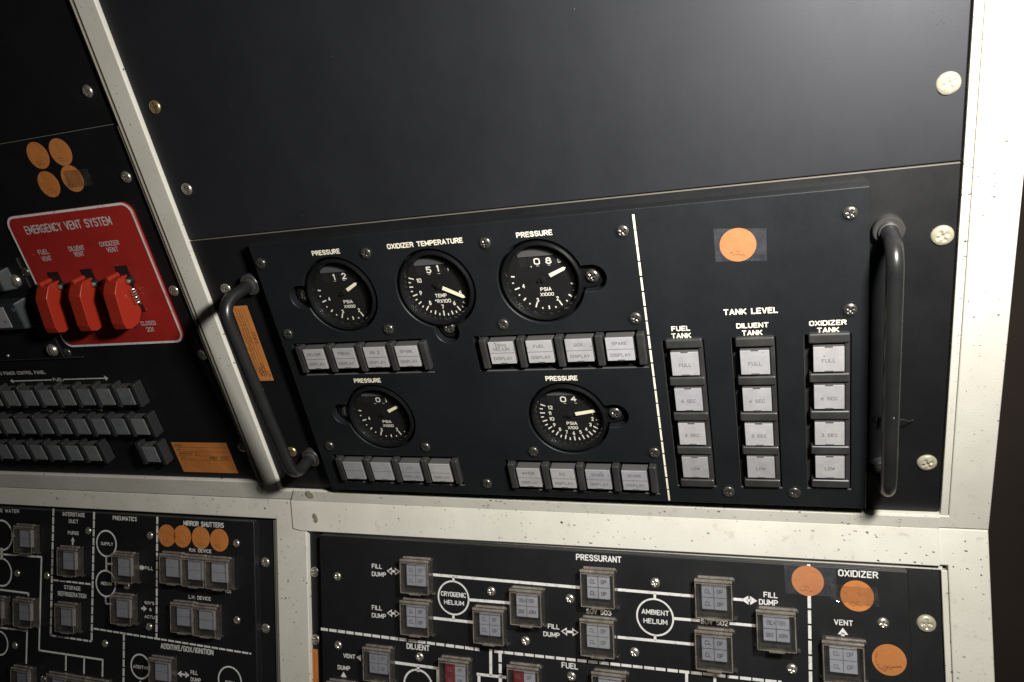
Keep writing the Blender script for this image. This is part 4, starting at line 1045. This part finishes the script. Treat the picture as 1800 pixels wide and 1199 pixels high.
darrow(mb, 243, 255, 997.3, 998, False, 2, 3.6, 5.0); darrow(mb, 243.5, 258, 1069.3, 1070, False, 1, 4, 5.5); darrow(mb, 312, 333, 1184, 1187, False)
mb.done('flow_diagram', llf)
for x, y in ((414, 955.6), (415, 1091), (262, 942), (260.6, 1102.7), (153.6, 933.6), (28.8, 1008.5), (81, 1012.6), (221.6, 1030.5), (24.7, 1135.5), (183, 1132), (75, 1195)): screw(ll, ML, x, y, FL, *SML)
for x, y in ((465, 989), (465.6, 1105.5)): screw(ll, ML, x, y, -4, *NICK)
GL = [(45, 947, 'plain'), (122, 986, 'plain'), (118, 1085, 'plain'), (219, 997, 'plain'), (216.5, 1070, 'plain'), (44, 1076, 'plain'), (-6, 1072, 'red'), (40, 1196, 'plain'), (103, 1208, 'plain'), (137, 1214, 'plain'), (172, 1220, 'plain'),
      (304, 998, 'plain'), (343, 1003, 'plain'), (385, 1007, 'plain'), (323.5, 1084, 'plain'), (363, 1090, 'plain'), (285, 1181, 'plain')]
for x, y, k_ in GL:
    L = (*on_plane(x, y, ML, GLN), FL)
    g = pg.copy(); COL.objects.link(g); g.parent = ll; g.location = (Vector(L) - Vector(ll['uvn'])) * MM
    g['label'] = 'smoky clear guarded button in shadow'
    for ch in pg.children:
        if ch.name.startswith('legend'): continue
        d = ch.copy(); COL.objects.link(d); d.parent = g
    d = lg[k_].copy(); COL.objects.link(d); d.parent = g

# ------------------------------------------------------------------ stickers, labels, tape
def sticker(M, x, y, n0, label, r_=9.9, group='orange round stickers', scribble=True, notes=False):
    u, v = on_plane(x, y, M, n0)
    t = thing('sticker', label, 'sticker', M, (u, v, n0), group)
    mb = MB(M)
    pts = [(u + r_ * math.cos(a), v + r_ * math.sin(a)) for a in (2 * math.pi * i / 44 for i in range(44))]
    mb.slab(pts, n0 + 0.02, n0 + 0.16, M_ORANGE)
    mb.done('paper_disc', t)
    if scribble:
        mb = MB(M)
        for k_ in range(2):
            px_ = -5 + random.uniform(-1, 1); a = None
            for i in range(9):
                b = (u + px_ + i * (0.95 - 0.2 * k_), v - 6.2 + k_ * 2.0 + random.uniform(-0.75, 0.75))
                if a and random.random() > 0.12: mb.line(a, b, 0.28, n0 + 0.22, M_PENCIL)
                a = b
        if notes:
            for i in range(11):
                a = R(150 + i * 9.5); p = Vector((u + 8.2 * math.cos(a), v + 8.2 * math.sin(a)))
                mb.line(p, p + Vector((random.uniform(.6, 1.6), random.uniform(-.5, 1.0))), 0.36, n0 + 0.23, M_PEN)
            q_ = None
            for i in range(13):
                b = Vector((u - 2.0 + i * 0.75, v - 5.2 + 0.12 * i + (0.9 if i % 2 else -0.5) * random.uniform(.5, 1)))
                if q_ is not None and i not in (3, 4): mb.line(q_, b, 0.36, n0 + 0.24, M_PEN)
                q_ = b
        mb.done('pencil_note', t)
    return t
sticker(MU, 67, 273.5, -3, 'dim orange round sticker above the placard, upper left of a square of four')
sticker(MU, 106.5, 267.5, -3, 'dim orange round sticker above the placard, upper right of a square of four')
sticker(MU, 86, 324, -3, 'dim orange round sticker just above the placard heading, lower left of a square of four')
sticker(MU, 127.5, 314, -3, 'orange round sticker above the placard with clear tape across it')
sticker(ML, 293.5, 941.5, FL, 'orange round sticker under MIRROR SHUTTERS next to the dashed line')
sticker(ML, 320.5, 943, FL, 'orange round sticker under MIRROR SHUTTERS, second from the dashed line')
sticker(ML, 353, 945.5, FL, 'orange round sticker under MIRROR SHUTTERS, third from the dashed line')
sticker(ML, 385.5, 949.5, FL, 'orange round sticker under MIRROR SHUTTERS nearest the screw')
sticker(MU, 1297, 430.5, FH, 'bright orange round sticker taped above TANK LEVEL')
sticker(ML, 1419.7, 1021, FL, 'pale orange round sticker over the dashed line under grey tape')
sticker(ML, 1506.5, 1047.5, FL, 'orange round sticker under OXIDIZER with crinkled tape across it')
sticker(ML, 1563, 1160, FL, 'orange round sticker with pencil notes near the lower right corner', notes=True)
def tape(M, corners, n0, label, m=M_TAPE, crinkle=0.0):
    P_ = [on_plane(x, y, M, n0) for x, y in corners]
    c = (sum(p[0] for p in P_) / 4, sum(p[1] for p in P_) / 4, n0)
    t = thing('clear_tape', label, 'tape', M, c, 'pieces of clear tape')
    mb = MB(M); k = 14 if crinkle else 1; kk = 6 if crinkle else 1; g = {}
    for lay in (0, 1):
        for i in range(k + 1):
            for j in range(kk + 1):
                a = i / k; b = j / kk
                x = (P_[0][0] * (1 - a) + P_[1][0] * a) * (1 - b) + (P_[3][0] * (1 - a) + P_[2][0] * a) * b
                y = (P_[0][1] * (1 - a) + P_[1][1] * a) * (1 - b) + (P_[3][1] * (1 - a) + P_[2][1] * a) * b
                if lay == 0: zc = random.uniform(0, crinkle)
                else: zc = g[0, i, j].co.z - n0 - 0.22 + 0.06
                g[lay, i, j] = mb.bm.verts.new((x + (random.uniform(-.3, .3) if crinkle and lay == 0 else 0), y, n0 + 0.22 + zc))
    for lay in (0,):
        for i in range(k):
            for j in range(kk):
                f = mb.bm.faces.new((g[lay, i, j], g[lay, i + 1, j], g[lay, i + 1, j + 1], g[lay, i, j + 1])); f.normal_update()
                if f.normal.z < 0: f.normal_flip()
                f.smooth = bool(crinkle); f.material_index = mb.mi(m)
    for v in [g[1, i, j] for i in range(k + 1) for j in range(kk + 1)]: mb.bm.verts.remove(v)
    mb.done('tape_strip', t)
tape(MU, ((1254, 402), (1347, 401), (1348, 458), (1258, 460)), FH, 'rectangle of clear tape over the sticker above TANK LEVEL', M_TAPEG)
tape(ML, ((1378, 991), (1470, 999), (1470, 1049), (1381, 1043)), FL, 'rectangle of greyish tape over the sticker on the dashed line', M_TAPEG)
tape(ML, ((1459, 1026), (1543, 1032), (1545, 1066), (1461, 1054)), FL, 'crinkled strip of clear tape below OXIDIZER', M_TAPEC, 2.2)
tape(ML, ((1536, 1113), (1592, 1117), (1594, 1215), (1535, 1211)), FL, 'faint clear tape over the noted sticker by the lower right corner', M_TAPE)
tape(MU, ((112, 300), (155, 296), (166, 325), (120, 330)), -3, 'strip of clear tape across one of four orange stickers above the placard', M_TAPEC, 0.7)

def olabel(M, corners, n0, label, kind):
    P_ = [on_plane(x, y, M, n0) for x, y in corners]     # TL, TR, BR, BL
    u0 = (P_[0][0] + P_[3][0]) / 2; u1 = (P_[1][0] + P_[2][0]) / 2; v1 = (P_[0][1] + P_[1][1]) / 2; v0 = (P_[2][1] + P_[3][1]) / 2
    t = thing('paper_label', label, 'label', M, ((u0 + u1) / 2, v0, n0), 'orange paper labels')
    mb = MB(M); mb.slab(rect(u0, u1, v0, v1), n0 + 0.02, n0 + 0.15, M_ORANGE); mb.done('paper', t)
    mb = MB(M); q = n0 + 0.22; W_ = u1 - u0; H_ = v1 - v0
    if kind == 'wide':
        for f_ in (0.84, 0.70, 0.56, 0.42): mb.line((u0 + 2, v0 + H_ * f_), (u1 - 1.5, v0 + H_ * f_), 0.3, q, M_PENCIL)
        for x, y, w_ in ((0.02, 0.9, 0.14), (0.03, 0.76, 0.08), (0.04, 0.63, 0.20), (0.05, 0.49, 0.07)):
            x0 = u0 + W_ * x + 1.0; e = x0 + W_ * w_
            while x0 < e: mb.line((x0, v0 + H_ * y - 0.8), (x0 + 0.5, v0 + H_ * y + 0.9), 0.42, q, M_PEN); x0 += 0.95
        mb.text('ARM', (u0 + W_ * 0.66, v0 + H_ * 0.49), 8.5, 3.0, q, M_PEN, 0, 0.14); mb.text('GSN', (u0 + W_ * 0.86, v0 + H_ * 0.49), 8.0, 2.8, q, M_PENCIL, 0, 0.14); mb.text("'V' 2", (u0 + W_ * 0.33, v0 + H_ * 0.63), 9.0, 2.8, q, M_PEN, 0, 0.14)
    else:
        for f_ in (0.2, 0.36, 0.52, 0.7): mb.line((u0 + W_ * f_, v0 + 4), (u0 + W_ * f_, v1 - 2), 0.3, q, M_PENCIL)
        for f_, y0, y1 in ((0.12, 0.05, 0.95), (0.28, 0.30, 0.9), (0.45, 0.45, 0.9)):
            y = v0 + H_ * y0
            while y < v0 + H_ * y1:
                if random.random() > 0.35: mb.line((u0 + W_ * f_ - 0.6, y), (u0 + W_ * f_ + 0.6, y + 0.4), 0.4, q, M_PENCIL)
                y += 1.5
        if kind == 'tall':
            mb.text('ARM', (u0 + W_ * 0.82, v0 + H_ * 0.58), 10, 2.6, q, M_PEN, 90, 0.14); mb.text('WT', (u0 + W_ * 0.86, v0 + 6), 5.5, 2.4, q, M_PEN, 90, 0.14)
            mb.text('MOD', (u0 + W_ * 0.38, v0 + 8), 7.5, 2.5, q, M_PEN, 90, 0.14); mb.text('COUNT', (u0 + W_ * 0.62, v0 + 10), 12, 2.5, q, M_PEN, 90, 0.14)
    mb.done('printing', t)
olabel(MU, ((300, 777.5), (397, 778.5), (419, 832), (324, 829)), -3, 'wide orange paper form label beside the lone dark button', 'wide')
olabel(MU, ((407, 538), (431.5, 537.5), (483.5, 668), (455, 670)), -3, 'tall narrow orange paper label behind the shadowed handle', 'tall')
olabel(ML, ((538.5, 1139.5), (560.5, 1141.5), (560.5, 1290), (538.5, 1290)), -4, 'orange paper label on the bottom edge beside VENT and DUMP', 'plain')

# twist of thin wire behind the right handle
wt = thing('wire_tie', 'short twist of thin wire behind the brightly lit handle', 'wire', MU, (*on_plane(1545, 730, MU, 0), 0))
mb = MB()
pts = [(1541, 742, -2.5), (1540, 733, 1), (1545, 724, 3), (1551, 722, 4), (1558, 733, 8), (1572, 737, 12), (1590, 738, 6), (1598, 741, 2), (1606, 738, -1)]
mb.tube([(*on_plane(x, y, MU, z), z) for x, y, z in pts], 0.3, M_FERRULE, 8); mb.done('wire', wt)
mb = MB(); mb.tube([(*on_plane(x, y, MU, z), z) for x, y, z in ((1557, 722, 5), (1557.5, 730, 6), (1558, 737, 7))], 0.9, mat('yellow_sleeve', (0.35, 0.28, 0.05), 0.5), 8); mb.done('sleeve', wt)

for o in S.objects:
    if 'uvn' in o: del o['uvn']
